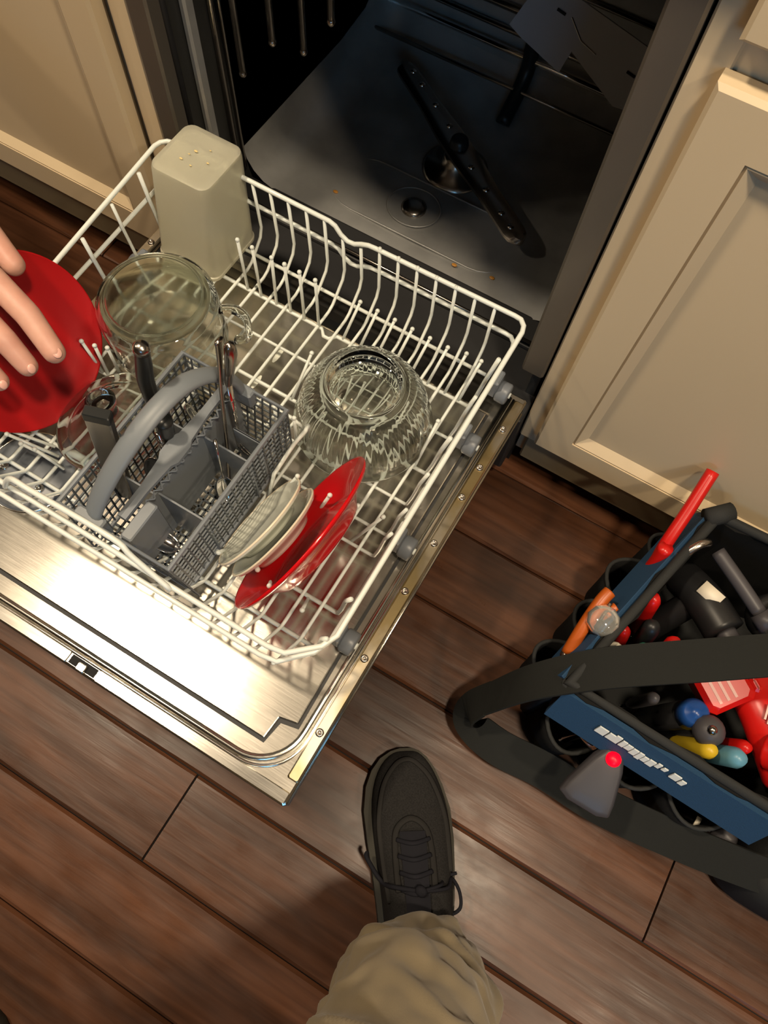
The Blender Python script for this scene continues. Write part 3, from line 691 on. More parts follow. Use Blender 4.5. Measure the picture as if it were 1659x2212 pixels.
# glass mixing cup upside down with handle
def glass_obj(t, name, prof, c, nrm, n=64, wob=None, xd=(0, 1, 0)):
    return MB().lathe(prof, n, (0, 0, 0), wob).xf(axis_frame(c, nrm, xd)).build(name, 'glass', t, True, weld=True)
t = thing('glass_measuring_bowl', 'clear glass measuring bowl with handle turned upside down beside the frosted container', 'bowl', (-.145, -.225, .306))
cg = (-.1440, -.2240, .308); ng = (.03, -.02, 1)
glass_obj(t, 'bowl_wall', [(0, .086), (.060, .086), (.068, .084), (.0725, .078), (.0740, .060), (.0745, .010), (.0760, .003), (.0750, .000), (.0710, .000), (.0700, .010), (.0695, .058), (.067, .074), (.062, .079), (0, .080)], cg, ng)
MB().lathe([(0, .0015), (.060, .0015), (.0655, 0), (.060, -.0015), (0, -.0015)], 48).xf(axis_frame((cg[0] + .003, cg[1] - .002, .3935), ng)).build('thick_base', 'glass_base', t, True, weld=True)
hh = smooth_path([(-.074, -.190, .380), (-.058, -.184, .384), (-.046, -.180, .374), (-.044, -.180, .350), (-.048, -.181, .328), (-.064, -.187, .320)], 5)
MB().tube(hh, .0055, 12, flat=(.7, 1.3)).build('handle', 'glass', t, True)
MB().tube([(cg[0] + .058 * cos(2 * pi * i / 40), cg[1] + .058 * sin(2 * pi * i / 40), .3948) for i in range(40)], .0018, 6, closed=True).build('foot_ring', 'glass', t, True)
# glass lid with knob leaning in the tines
t = thing('glass_dish_cover', 'round clear glass lid with knob lying between the left tines and the cutlery basket', 'lid', (-.125, -.36, .31))
nl = (-.20, .02, .98); cl_ = (-.1195, -.3635, .325)
glass_obj(t, 'dome', [(0, .016), (.028, .0145), (.044, .0105), (.054, .005), (.058, .003), (.068, .0040), (.0725, .0015), (.0735, -.003), (.0720, -.0065), (.067, -.007), (.058, -.004), (.053, -.001), (.042, .0055), (.028, .0105), (0, .012)], cl_, nl)
glass_obj(t, 'knob', [(0, .046), (.010, .0455), (.0165, .043), (.0190, .038), (.0175, .032), (.012, .026), (.0105, .018), (.0125, .0155), (0, .0150)], cl_, nl, 36)
# ribbed bowl upside down
t = thing('ribbed_glass_bowl', 'round ribbed clear glass bowl turned upside down in the middle right of the rack', 'bowl', (.134, -.195, .306))
def ribs(u, r, z): return (.009 * abs(sin(pi * u * 56)) if (round(r, 4), round(z, 4)) in RIBBED else 0)
RIBBED = {(.0695, .062), (.0765, .048), (.0805, .034), (.083, .020), (.062, .071)}
po = [(0, .083), (.040, .083), (.042, .0875), (.045, .0895), (.048, .0885), (.0505, .083), (.054, .0795), (.062, .071), (.0695, .062), (.0765, .048), (.0805, .034), (.083, .020), (.0845, .011), (.088, .006), (.088, .002), (.086, .000), (.083, .001), (.0800, .012), (.0785, .022), (.0760, .034), (.0715, .048), (.0645, .060), (.057, .068), (.045, .075), (.030, .0775), (0, .078)]
glass_obj(t, 'bowl_wall', po, (.1335, -.1935, .306), (0, .0, 1), 336, ribs)

# plates
def plate(label, c, nrm, R0, mt, depth=.016, rim=None, name='plate', xd=(0, 1, 0), lip=.0):
    prof = [(0, 0), (R0 * .55, 0), (R0 * .64, .001), (R0 * .72, depth * .45), (R0 * .86, depth * .80), (R0 * .985, depth), (R0, depth + .0008), (R0 * 1.0, depth - .0018),
            (R0 * .98, depth - .0040), (R0 * .85, depth * .80 - .0046), (R0 * .70, depth * .45 - .006), (R0 * .62, -.0048), (R0 * .60, -.0075), (R0 * .56, -.0075), (R0 * .54, -.0046), (0, -.0046)]
    if rim is None:
        return tag(MB().lathe(prof, 72, (0, 0, 0)).xf(axis_frame(c, nrm, xd)).build(name, mt, None, True, weld=True), label, 'plate')
    t = thing(name, label, 'plate', c)
    MB().lathe(prof, 72).xf(axis_frame(c, nrm, xd)).build('dish', mt, t, True, weld=True)
    MB().tube([(R0 * .997 * cos(2 * pi * i / 72), R0 * .997 * sin(2 * pi * i / 72), depth - .0006) for i in range(72)], .0013, 6, closed=True).xf(axis_frame(c, nrm, xd)).build('rim_edge', rim, t, True)
    return t
plate('large glossy red plate facing up at the left edge of the rack, under the hand', (-.238, -.362, .392), (.88, -.02, .475), .104, 'red_satin', .008, name='red_plate')
plate('large red plate seen edge-on, leaning in the tines at the front right', (.186, -.386, .386), (-.90, .05, .44), .103, 'red_ceramic', .020, name='red_plate')
plate('small white saucer nearest the cutlery basket, leaning against another saucer', (.126, -.392, .362), (-.86, .08, .50), .063, 'white_ceramic', .010, 'cream_ceramic', 'saucer')
plate('small white saucer between the other saucer and the red plate', (.146, -.395, .364), (-.88, .08, .48), .063, 'white_ceramic', .010, 'cream_ceramic', 'saucer')

# ------------------------------------------------------------------ hand holding the left plate
def capsule(mb, a, b, ra, rb, n=14, m=6):
    a = Vector(a); b = Vector(b); d_ = (b - a).normalized(); pts = []; rs = []
    for i in range(m): th = pi / 2 * i / m; pts.append(a - d_ * ra * cos(th)); rs.append(max(ra * sin(th), .0002))
    for i in range(4): q = i / 3; pts.append(a.lerp(b, q)); rs.append(lerp(ra, rb, q))
    for i in range(1, m + 1): th = pi / 2 * i / m; pts.append(b + d_ * rb * sin(th)); rs.append(max(rb * cos(th), .0002))
    mb.tube(pts, rs, n)
def chain(mb, pts, rs):
    for i in range(len(pts) - 1): capsule(mb, pts[i], pts[i + 1], rs[i], rs[i + 1])
def remeshed(mb, name, mt, parent, vox, sm=6):
    o = mb.build(name, mt, parent, True)
    r = o.modifiers.new('remesh', 'REMESH'); r.mode = 'VOXEL'; r.voxel_size = vox; r.use_smooth_shade = True
    s = o.modifiers.new('smooth', 'SMOOTH'); s.factor = .5; s.iterations = sm
    return o
hp1 = thing('person', 'person reaching in from the left edge, bare hand with curled fingers holding the red plate', 'person', (-.45, -.30, 0))
hb = MB()
chain(hb, [(-.66, -.22, .64), (-.50, -.285, .575), (-.405, -.318, .545)], [.045, .032, .026])          # forearm and wrist
for a, b, ra, rb in (((-.405, -.300, .545), (-.285, -.328, .512), .020, .0165), ((-.405, -.315, .545), (-.275, -.355, .512), .021, .0165), ((-.405, -.326, .542), (-.275, -.382, .509), .020, .0160), ((-.400, -.336, .540), (-.285, -.408, .505), .019, .0150)):
    capsule(hb, a, b, ra, rb)                                                                           # palm
chain(hb, [(-.272, -.345, .512), (-.212, -.352, .514), (-.160, -.364, .504), (-.122, -.379, .488)], [.0145, .0140, .0132, .0118])
chain(hb, [(-.268, -.374, .509), (-.212, -.386, .506), (-.170, -.395, .492), (-.146, -.401, .472)], [.0145, .0138, .0128, .0112])
chain(hb, [(-.272, -.400, .504), (-.222, -.416, .498), (-.186, -.424, .484), (-.164, -.428, .464)], [.0138, .0128, .0120, .0106])
chain(hb, [(-.282, -.424, .498), (-.240, -.442, .490), (-.210, -.450, .476), (-.192, -.454, .458)], [.0125, .0112, .0104, .0094])
chain(hb, [(-.370, -.292, .535), (-.310, -.290, .515), (-.262, -.306, .500), (-.226, -.318, .490)], [.0200, .0155, .0140, .0122])      # thumb from the side of the palm
remeshed(hb, 'hand', 'skin', hp1, .0022, 8)
for c, n_, s_ in (((-.1145, -.3800, .4945), (.62, -.1, .76), 1), ((-.1365, -.4025, .4765), (.85, -.1, .5), .9), ((-.1545, -.4295, .4675), (.85, -.1, .5), .85)):
    MB().ball((0, 0, 0), 1, 12, 6, (.0060 * s_, .0050 * s_, .0012)).xf(axis_frame(c, n_, (1, -.5, -.5))).build('fingernail', 'nail', hp1, True)
m_ = MB(); m_.tube(smooth_path([(-.90, -.14, .76), (-.74, -.19, .68), (-.61, -.24, .622)]), [.055 + .003 * sin(i * 1.3) for i in range(13)], 24, cap=False)
sl_ = m_.build('sleeve', 'tool_grey', hp1, True); q = sl_.modifiers.new('t', 'SOLIDIFY'); q.thickness = .003

# ------------------------------------------------------------------ photographer's leg and shoe
pr = thing('person', 'standing person at the bottom edge, one leg in khaki trousers and a black laced shoe', 'person', (.50, -.67, 0))
toe = Vector((.3865, -.484, 0)); heel = Vector((.560, -.752, 0)); ax = (heel - toe).normalized(); LN = (heel - toe).length
sd = Vector((-ax.y, ax.x, 0))            # to the right of the picture when looking from toe to heel
if sd.x < 0: sd = -sd
OUT = [(0, .008, .008), (.012, .021, .018), (.04, .035, .028), (.09, .047, .038), (.16, .0555, .047), (.26, .059, .0555), (.38, .0555, .0575), (.50, .050, .0560), (.62, .046, .053), (.76, .0425, .048), (.88, .0385, .043), (.95, .031, .034), (.985, .020, .021), (1, .006, .006)]
HT = [(0, .022), (.012, .030), (.04, .038), (.09, .045), (.16, .050), (.26, .056), (.38, .066), (.50, .082), (.62, .098), (.76, .100), (.88, .094), (.95, .086), (.985, .075), (1, .060)]
so = MB(); R = []
for (t_, a, b) in OUT:
    c = toe + ax * (t_ * LN); f = 1.06
    R.append([c - sd * a * .92 * f + Vector((0, 0, .000)), c - sd * a * f * 1.03 + Vector((0, 0, .010)), c - sd * a * f + Vector((0, 0, .026)), c + sd * b * f + Vector((0, 0, .026)), c + sd * b * f * 1.03 + Vector((0, 0, .010)), c + sd * b * .92 * f])
so.rings(R, True, True)
shoe = None
up = MB(); R = []; NA = 18
for (t_, a, b), (_, h) in zip(OUT, HT):
    c = toe + ax * (t_ * LN + .002 * (1 - 2 * t_)); ring = []
    for i in range(NA + 1):
        th = pi * i / NA; ct_, st_ = cos(th), sin(th)
        wx = (a * .90 if ct_ > 0 else b) * (abs(ct_) ** .75) * (1 if ct_ > 0 else -1)
        zz_ = .024 + (h - .024) * (st_ ** .8)
        if .22 < t_ < .70 and st_ > .8: zz_ += .0015 * sin(t_ * 120)
        ring.append(c - sd * wx + Vector((0, 0, zz_)))
    R.append(ring)
up.rings(R, False)
shoe = up.build('shoe', 'shoe_mesh', pr, True, sub=1)
so.build('sole', 'shoe_sole', shoe, 'auto', sub=0)
def on_shoe(t_, u, lift=.0015):
    """t along toe-heel, u -1 (left)..1 (right)"""
    for q in range(len(OUT) - 1):
        if OUT[q][0] <= t_ <= OUT[q + 1][0]:
            k_ = (t_ - OUT[q][0]) / (OUT[q + 1][0] - OUT[q][0]); a = lerp(OUT[q][1], OUT[q + 1][1], k_); b = lerp(OUT[q][2], OUT[q + 1][2], k_); h = lerp(HT[q][1], HT[q + 1][1], k_); break
    wdt = (a * .90 if u < 0 else b); ct_ = abs(u) ** (1 / .75); st_ = sqrt(max(0, 1 - ct_ * ct_))
    return toe + ax * (t_ * LN) + sd * (u * wdt) + Vector((0, 0, .024 + (h - .024) * st_ ** .8 + lift))
# seams and overlays
MB().tube(smooth_path([on_shoe(.60, -.80), on_shoe(.45, -.84), on_shoe(.30, -.82), on_shoe(.16, -.70), on_shoe(.075, -.45), on_shoe(.05, 0), on_shoe(.075, .45), on_shoe(.15, .74), on_shoe(.3, .86), on_shoe(.5, .88)]), .0022, 8, flat=(.5, 1.6)).build('toe_overlay', 'shoe_overlay', shoe, True)
MB().tube(smooth_path([on_shoe(.56, -.50), on_shoe(.42, -.48), on_shoe(.33, -.38), on_shoe(.29, 0), on_shoe(.33, .34), on_shoe(.42, .44), on_shoe(.56, .46)]), .0026, 8, flat=(.5, 1.6)).build('lace_stay', 'shoe_overlay', shoe, True)
tg = MB(); R = []
for t_ in (.34, .40, .46, .52, .58, .64, .70):
    R.append([on_shoe(t_, u, .004 + .004 * (1 - abs(u) / .32)) for u in (-.32, -.2, 0, .2, .32)])
tg.rings(R, False); tg.build('tongue', 'shoe_lining', shoe, True)
for t_ in (.37, .43, .49, .55):
    MB().tube(smooth_path([on_shoe(t_, -.42, .003), on_shoe(t_ + .015, 0, .010), on_shoe(t_, .42, .003)]), .0024, 8, flat=(.6, 1.2)).build('lace', 'lace_black', shoe, True)
k0 = on_shoe(.555, .1, .012)
MB().tube(smooth_path([k0, on_shoe(.54, .6, .006), (.508, -.604, .062), (.523, -.589, .055)], 6), .0022, 8).build('lace', 'lace_black', shoe, True)
MB().tube(smooth_path([k0, on_shoe(.555, .75, .006), (.520, -.598, .060), (.537, -.606, .052), (.548, -.622, .048), (.542, -.635, .045), (.527, -.638, .05), (.512, -.636, .06)], 6), .0024, 8).build('lace_loop', 'lace_black', shoe, True)
MB().tube(smooth_path([k0, on_shoe(.54, -.6, .008), on_shoe(.525, -.95, .012), (.412, -.634, .060), (.408, -.628, .056)], 6), .0030, 8).build('lace_end', 'lace_black', shoe, True)
MB().ball(tuple(k0), .007, 10, 6, (1.2, 1, .7)).build('lace_knot', 'lace_black', shoe, True)
# heel collar lining and ankle in sock
ank = toe + ax * (.70 * LN)
MB().tube([(.513, -.692, .07), (.516, -.697, .10), (.524, -.704, .15)], [.042, .040, .036], 20).build('sock', 'sock_grey', pr, True)
# trouser leg with folds
leg = MB(); R = []; NL = 144
path = [(.082, (.527, -.700), .054), (.092, (.527, -.701), .058), (.12, (.526, -.706), .064), (.16, (.524, -.713), .070), (.20, (.521, -.720), .075), (.26, (.515, -.730), .079), (.32, (.506, -.735), .081), (.40, (.505, -.752), .082), (.50, (.503, -.772), .083), (.65, (.495, -.83), .088), (.80, (.45, -.97), .095), (.95, (.40, -1.13), .10)]
def interp(z):
    for (z0, c0, r0), (z1, c1, r1) in zip(path[:-1], path[1:]):
        if z0 <= z <= z1:
            q = (z - z0) / (z1 - z0); return (lerp(c0[0], c1[0], q), lerp(c0[1], c1[1], q)), lerp(r0, r1, q)
    return path[-1][1], path[-1][2]
nz_ = 260
for i in range(nz_ + 1):
    z = .082 + (.95 - .082) * (i / nz_) ** 1.35
    (cx_, cy_), r = interp(z); ring = []
    for j in range(NL):
        a = 2 * pi * j / NL
        fold = .0055 * sin(a * 3 + z * 26 + 1.3 * sin(z * 17)) * math.exp(-((z - .20) / .18) ** 2) + .0035 * sin(a * 5 - z * 55) * math.exp(-((z - .14) / .10) ** 2)
        fold += .010 * mnoise.noise(Vector((cos(a) * 1.6, sin(a) * 1.6, z * 14))) + .004 * mnoise.noise(Vector((cos(a) * 4, sin(a) * 4, z * 30 + 4)))
        dip = 0
        if i < 24: dip = (.018 * cos(a - radians(120)) + .006 * sin(2 * a)) * (1 - i / 24)
        rr = r + fold
        fold2 = mnoise.noise(Vector((cos(a + z * 6) * 1.3, sin(a + z * 6) * 1.3, z * 9))); rr += .007 * math.exp(-(fold2 * 5) ** 2) * min(1, (z - .07) * 10)
        ring.append((cx_ + rr * cos(a) * 1.0, cy_ + rr * sin(a) * .95, z + dip))
    R.append(ring)
leg.rings(R, True); tl_ = leg.build('trouser_leg', 'khaki_cloth', pr, True); q = tl_.modifiers.new('t', 'SOLIDIFY'); q.thickness = .0022; q.offset = 1
MB().tube([(R[7][j][0] * 1.0 + (R[7][j][0] - .527) * .02, R[7][j][1] + (R[7][j][1] + .70) * .02, R[7][j][2] + .001) for j in range(0, NL, 2)], .0019, 6, closed=True).build('hem', 'khaki_cloth', tl_, True)

for o_ in (shoe, tl_):
    c_ = o_.copy(); C.objects.link(c_); c_.parent = pr; c_.location = Vector((-.305, -.548, 0))
    if o_ is shoe:
        for ch in list(o_.children): d_ = ch.copy(); C.objects.link(d_); d_.parent = c_
bd = MB(); R = []
for z, y_, rx, ry in ((.84, -1.36, .16, .26), (.90, -1.36, .23, .34), (1.00, -1.34, .21, .26), (1.1, -1.32, .175, .15), (1.2, -1.31, .185, .125), (1.38, -1.30, .21, .125), (1.47, -1.30, .17, .10), (1.52, -1.29, .07, .07), (1.60, -1.27, .065, .07), (1.66, -1.24, .085, .10), (1.74, -1.24, .09, .11), (1.80, -1.24, .07, .085), (1.83, -1.24, .02, .02)):
    R.append([(.29 + rx * cos(a), y_ + ry * sin(a), z) for a in [2 * pi * j / 32 for j in range(32)]])
bd.rings(R, True, True); bd.build('jacket', 'tool_grey', pr, True)
# ------------------------------------------------------------------ tool bag
bg = thing('tool_bag', 'open black and blue fabric tool bag with wide shoulder strap standing against the right cabinet', 'tool bag', (.68, -.20, 0))
BZ = .25
P_ = [Vector((.588, -.042, 0)), Vector((.512, -.340, 0)), Vector((.790, -.350, 0)), Vector((.865, -.030, 0))]
def wallseg(a, b, z0, z1, th, flare=0.):
    a = Vector(a); b = Vector(b); d_ = (b - a).normalized(); n_ = Vector((d_.y, -d_.x, 0)); mb = MB(); R = []; K = 10
    for i in range(K + 1):
        c = a.lerp(b, i / K) + n_ * (.004 * sin(i * 1.9))
        R.append([c + n_ * (-th / 2) + Vector((0, 0, z0)), c + n_ * (th / 2) + Vector((0, 0, z0)), c + n_ * (th / 2 + flare) + Vector((0, 0, z1)), c + n_ * (-th / 2 + flare) + Vector((0, 0, z1))])
    mb.rings(R, True, True); return mb
names = ['left_panel', 'front_panel', 'right_panel', 'back_panel']
for i in range(4):
    wallseg(P_[i], P_[(i + 1) % 4], .0, BZ, .012).build('side_panel', 'bag_black', bg)
MB().prism([(p.x, p.y) for p in P_], .0, .012).build('bag_base', 'bag_trim', bg)
for i in (0, 1):
    a = P_[i]; b = P_[(i + 1) % 4]; d_ = (b - a).normalized(); n_ = Vector((d_.y, -d_.x, 0)); 
    if n_.dot(Vector((.68, -.2, 0)) - a) > 0: n_ = -n_
    mb = MB(); K = 12; R = []
    for q in range(K + 1):
        c = a.lerp(b, q / K) + n_ * .009
        R.append([c + Vector((0, 0, BZ - .062)) - n_ * .002, c + n_ * (.026 if i else .022) + Vector((0, 0, BZ - .058)), c + n_ * .003 + Vector((0, 0, BZ - .001)), c - n_ * .004 + Vector((0, 0, BZ - .004))])
    mb.rings(R, True, True); mb.build('blue_band', 'bag_blue', bg)
MB().tube([p + Vector((0, 0, BZ + .002)) for p in P_], .0085, 10, closed=True).build('top_binding', 'bag_trim', bg, True)
for p in (P_[0], P_[1]): MB().tube([p + Vector((0, 0, .01)), p + Vector((0, 0, BZ))], .008, 8).build('corner_binding', 'bag_trim', bg, True)
# outside pockets on the left and the front
def pocket(a, b, z1, bulge, mt='bag_black'):
    a = Vector(a); b = Vector(b); d_ = (b - a); L_ = d_.length; d_.normalize(); n_ = Vector((d_.y, -d_.x, 0))
    if n_.dot(Vector((.68, -.2, 0)) - a) > 0: n_ = -n_
    mb = MB(); R = []; K = 12
    for z, s_ in ((.004, .75), (.03, .95), (z1 * .6, 1.0), (z1, 1.08)):
        R.append([a.lerp(b, q / K) + n_ * (.006 + bulge * s_ * sin(pi * q / K) ** .6) + Vector((0, 0, z)) for q in range(K + 1)])
    mb.rings(R, False); o = mb.build('outer_pocket', mt, bg, True); s_ = o.modifiers.new('t', 'SOLIDIFY'); s_.thickness = .003
    MB().tube(R[-1], .003, 6).build('pocket_binding', 'bag_trim', bg, True)
pocket((.572, -.105, 0), (.552, -.185, 0), .15, .045)
pocket((.550, -.190, 0), (.532, -.262, 0), .16, .040)
pocket((.530, -.266, 0), (.512, -.338, 0), .15, .042)
pocket((.588, -.045, 0), (.574, -.100, 0), .15, .030)
pocket((.520, -.343, 0), (.600, -.345, 0), .14, .040)
pocket((.605, -.346, 0), (.690, -.348, 0), .14, .034)
pocket((.695, -.348, 0), (.780, -.350, 0), .14, .034)
# white lettering on the blue front band (kept as blurred as it reads in the photo)
# too blurred to read: pale blocky marks of uneven size
lb = MB(); bp0 = Vector((.5675, -.3645, BZ - .022)); bdir = Vector((.999, -.036, 0)); bup = Vector((0, .38, .925)); bn = bdir.cross(bup).normalized()
for o_, wd_, h_ in ((0, .011, .013), (.014, .007, .012), (.022, .006, .015), (.031, .005, .012), (.038, .006, .010), (.046, .006, .012), (.054, .005, .014), (.061, .005, .010), (.068, .007, .012), (.078, .004, .009), (.086, .004, .006), (.098, .009, .011), (.110, .005, .009)):
    c_ = bp0 + bdir * o_ + bup * (.002 * sin(o_ * 900)) + bn * .0004
    q_ = [c_ - bup * h_ * .5 - bdir * .001, c_ - bup * h_ * .5 + bdir * wd_, c_ + bup * h_ * .5 + bdir * (wd_ + .002), c_ + bup * h_ * .5 + bdir * .001]
    lb.add([p + bn * .0008 for p in q_] + [p - bn * .001 for p in q_], [(0, 1, 2, 3), (7, 6, 5, 4), (0, 4, 5, 1), (1, 5, 6, 2), (2, 6, 7, 3), (3, 7, 4, 0)])
lb.build('white_lettering', 'print_white', bg)
# handle rod across the top hinge
MB().tube([(.575, -.055, BZ + .004), (.600, -.030, BZ + .006)], .013, 12).build('frame_end', 'bag_trim', bg, True)
# shoulder strap: flat webbing ribbon, twisted where it folds
def ribbon(pts, wds, th=.0035, name='shoulder_strap'):
    P2 = smooth_path([p for p, _ in pts], 7); W2 = smooth_path([w_ for _, w_ in pts], 7); R = []
    for i, (p, w_) in enumerate(zip(P2, W2)):
        t_ = (P2[min(i + 1, len(P2) - 1)] - P2[max(i - 1, 0)]).normalized(); w_ = (w_ - t_ * w_.dot(t_)).normalized(); n_ = t_.cross(w_).normalized()
        h = wds / 2
        R.append([p - w_ * h - n_ * th / 2, p + w_ * h - n_ * th / 2, p + w_ * h + n_ * th / 2, p - w_ * h + n_ * th / 2])
    return MB().rings(R, True, True).build(name, 'webbing', bg, 'auto')
Vv = Vector
S = [((.93, -.10, .30), Vv((.35, -.9, .2))), ((.83, -.135, .325), Vv((.35, -.9, .2))), ((.72, -.190, .325), Vv((.45, -.85, .2))), ((.62, -.255, .305), Vv((.55, -.8, .15))), ((.535, -.310, .27), Vv((.5, -.8, .2))), ((.478, -.352, .21), Vv((.35, -.85, .35))), ((.447, -.382, .13), Vv((.2, -.9, .3)))]
ribbon(S, .050)
S2 = [((.447, -.382, .13), Vv((.2, -.9, .3))), ((.436, -.400, .085), Vv((.5, -.6, .6))), ((.452, -.412, .060), Vv((.6, .6, .5))), ((.500, -.418, .050), Vv((.35, .85, .3))), ((.570, -.412, .048), Vv((.1, .9, .35))), ((.650, -.415, .06), Vv((.0, .9, .3))), ((.745, -.408, .09), Vv((-.0, .8, .5))), ((.83, -.398, .13), Vv((-.1, .7, .6))), ((.93, -.38, .17), Vv((0, .6, .7)))]
ribbon(S2, .052, name='shoulder_strap')
# side pouch at the right end
mb = MB(); R = []
for z, s_ in ((.0, .9), (.02, 1.0), (.09, 1.0), (.13, .92), (.145, .7)):
    R.append([(.905 + s_ * .075 * (abs(cos(a)) ** .6) * (1 if cos(a) > 0 else -1), -.375 + s_ * .050 * (abs(sin(a)) ** .6) * (1 if sin(a) > 0 else -1), z) for a in [2 * pi * i / 28 for i in range(28)]])
mb.rings(R, True, True); mb.build('end_pouch', 'bag_trim', bg, True)

# ------------------------------------------------------------------ tools in and on the bag
def tool(name, label, cat, parts, loc):
    t = thing(name, label, cat, loc)
    for pn, m, mb in parts: mb.build(pn, m, t, True)
    return t
def rod(pts, r, n=12, **k): return MB().tube(smooth_path(pts, 5), r, n, **k)
def rs(vals, n): return [lerp(vals[int(i * (len(vals) - 1) / n) if i < n else -2], vals[min(int(i * (len(vals) - 1) / n) + 1, len(vals) - 1)], (i * (len(vals) - 1) / n) % 1 if i < n else 1) for i in range(n + 1)]
tool('pliers', 'long red handled pliers sticking up from the outer pocket toward the cabinet door', 'pliers', [
    ('handle', 'tool_red', rod([(.553, -.140, .20), (.545, -.118, .24), (.5465, -.070, .270), (.5475, -.018, .300)], .0085)),
    ('handle', 'tool_red', rod([(.545, -.150, .18), (.5485, -.135, .21), (.545, -.121, .255)], .0095)),
    ('jaw', 'dull_steel', rod([(.553, -.142, .19), (.556, -.146, .10), (.556, -.148, .05)], .009, flat=(1, .6)))], (.553, -.14, .02))
for c in ((.5475, -.018, .300), (.545, -.121, .255)):
    pass
tool('screwdriver', 'orange handled pliers tilted in the left outer pocket of the bag', 'pliers', [
    ('handle', 'tool_orange', rod([(.500, -.298, .215), (.500, -.262, .235), (.503, -.228, .248), (.507, -.212, .252)], .0085)),
    ('handle', 'tool_orange', rod([(.514, -.262, .21), (.519, -.232, .235), (.524, -.221, .240)], .0065)),
    ('pivot', 'dull_steel', rod([(.512, -.290, .20), (.514, -.222, .245)], .004)),
    ('jaw', 'dull_steel', rod([(.500, -.298, .215), (.512, -.305, .12), (.515, -.305, .06)], .008))], (.51, -.30, .03))
tool('screwdriver', 'black screwdriver with clear faceted handle end in the left outer pocket', 'screwdriver', [
    ('clear_cap', 'clear_acrylic', MB().lathe([(0, .012), (.010, .0115), (.018, .008), (.0205, .002), (.0195, -.008), (.014, -.016), (0, -.016)], 10).xf(axis_frame((.515, -.250, .252), (-.15, -.1, 1), (1, 0, 0)))),
    ('handle', 'tool_black', rod([(.516, -.252, .238), (.522, -.262, .17), (.524, -.268, .13)], .0145)),
    ('shaft', 'chrome', rod([(.524, -.268, .13), (.526, -.272, .03)], .004))], (.522, -.265, .02))
tool('socket_wrench', 'shiny chrome wrench end poking from the left outer pocket, just above the strap', 'wrench', [
    ('head', 'chrome', MB().ball((.517, -.306, .212), .011, 14, 8, (.75, 1.3, 1))),
    ('shaft', 'chrome', rod([(.517, -.306, .205), (.522, -.305, .06)], .005))], (.52, -.305, .04))
tool('chrome_plier', 'bright chrome tool head under the strap at the front left corner', 'wrench', [
    ('head', 'chrome', MB().tube([(.560, -.358, .168), (.572, -.366, .176), (.588, -.374, .170)], [.008, .010, .006], 12)),
    ('shaft', 'chrome', rod([(.572, -.364, .172), (.572, -.362, .05)], .005))], (.572, -.362, .03))
t = thing('stud_finder', 'dark grey wedge shaped tool with glowing red button on the bag front', 'tool', (.605, -.39, .05))
mb = MB(); R = []
fr2 = axis_frame((.606, -.402, .175), (.02, -.45, .89), (1, 0, 0))
for zz_, s_ in ((-.010, .85), (-.004, 1), (.006, 1), (.012, .86), (.014, .6)):
    R.append([fr2 @ Vector((x * s_, y * s_, zz_)) for x, y in [(-.010, .042), (.010, .042), (.020, .020), (.032, -.025), (.034, -.040), (.020, -.046), (-.020, -.046), (-.034, -.040), (-.032, -.025), (-.020, .020)]])
mb.rings(R, True, True); mb.build('body', 'tool_grey', t, 'auto', bevel=.002)
MB().ball(tuple(fr2 @ Vector((0, .030, .014))), .0095, 14, 8).build('button', 'red_button', t, True)
# inside the bag
tool('drill', 'black cordless drill with light label lying in the bag above the strap', 'drill', [
    ('body', 'tool_black', rod([(.60, -.105, .17), (.63, -.135, .20), (.665, -.165, .21)], .026)),
    ('grip', 'tool_black', rod([(.625, -.13, .19), (.60, -.175, .13), (.59, -.20, .05)], .018)),
    ('label', 'tool_white', MB().box((-.015, -.0095, 0), (.015, .0095, .002)).xf(axis_frame((.626, -.135, .2265), (-.25, -.3, .9), (.85, -.3, .1)))),
    ('chuck', 'tool_grey', rod([(.665, -.165, .21), (.69, -.185, .215)], .014))], (.61, -.15, .02))
tool('flashlight', 'long grey tube shaped flashlight lying across the bag beside the drill', 'flashlight', [
    ('barrel', 'tool_grey', rod([(.610, -.080, .235), (.650, -.105, .235), (.688, -.128, .232)], .0095)),
    ('head', 'tool_grey', MB().cyl((.688, -.128, .232), (.706, -.139, .231), .0125, .0135))], (.65, -.10, .225))
tool('adjustable_wrench', 'dark steel wrench with shiny jaw behind the strap at the left bag wall', 'wrench', [
    ('jaw', 'dull_steel', rod([(.568, -.118, .25), (.580, -.098, .262), (.590, -.086, .255)], .0055)),
    ('handle', 'dull_steel', rod([(.568, -.118, .25), (.578, -.135, .15), (.59, -.14, .04)], .007))], (.58, -.12, .03))
tool('tape_roll', 'round black rolled tape standing deep in the bag beside the flashlight', 'tape', [
    ('roll', 'tool_black', MB().lathe([(.014, -.012), (.030, -.012), (.032, 0), (.030, .012), (.014, .012), (.014, -.012)], 28).xf(axis_frame((.715, -.110, .20), (.2, -.2, 1))))], (.715, -.11, .18))
def driver(label, tip, base, r, m, name='screwdriver', tipr=None):
    tip = Vector(tip); base = Vector(base); d_ = (tip - base)
    a = base.lerp(tip, .45)
    return tool(name, label, 'screwdriver', [('handle', m, MB().tube([a, a.lerp(tip, .15), a.lerp(tip, .5), a.lerp(tip, .9), tip], [r * .6, r * .9, r, r, r * .6], 12)), ('shaft', 'chrome', MB().cyl(base, a, r * .28, n=8))], tuple(base))
driver('red screwdriver handle leaning inside the left wall of the bag', (.560, -.185, .245), (.60, -.20, .03), .0105, 'tool_red')
driver('second red screwdriver handle, lower, inside the left bag wall', (.548, -.235, .225), (.59, -.23, .03), .009, 'tool_red')
driver('black screwdriver between the red handle and the drill', (.575, -.215, .235), (.61, -.22, .03), .012, 'tool_black')
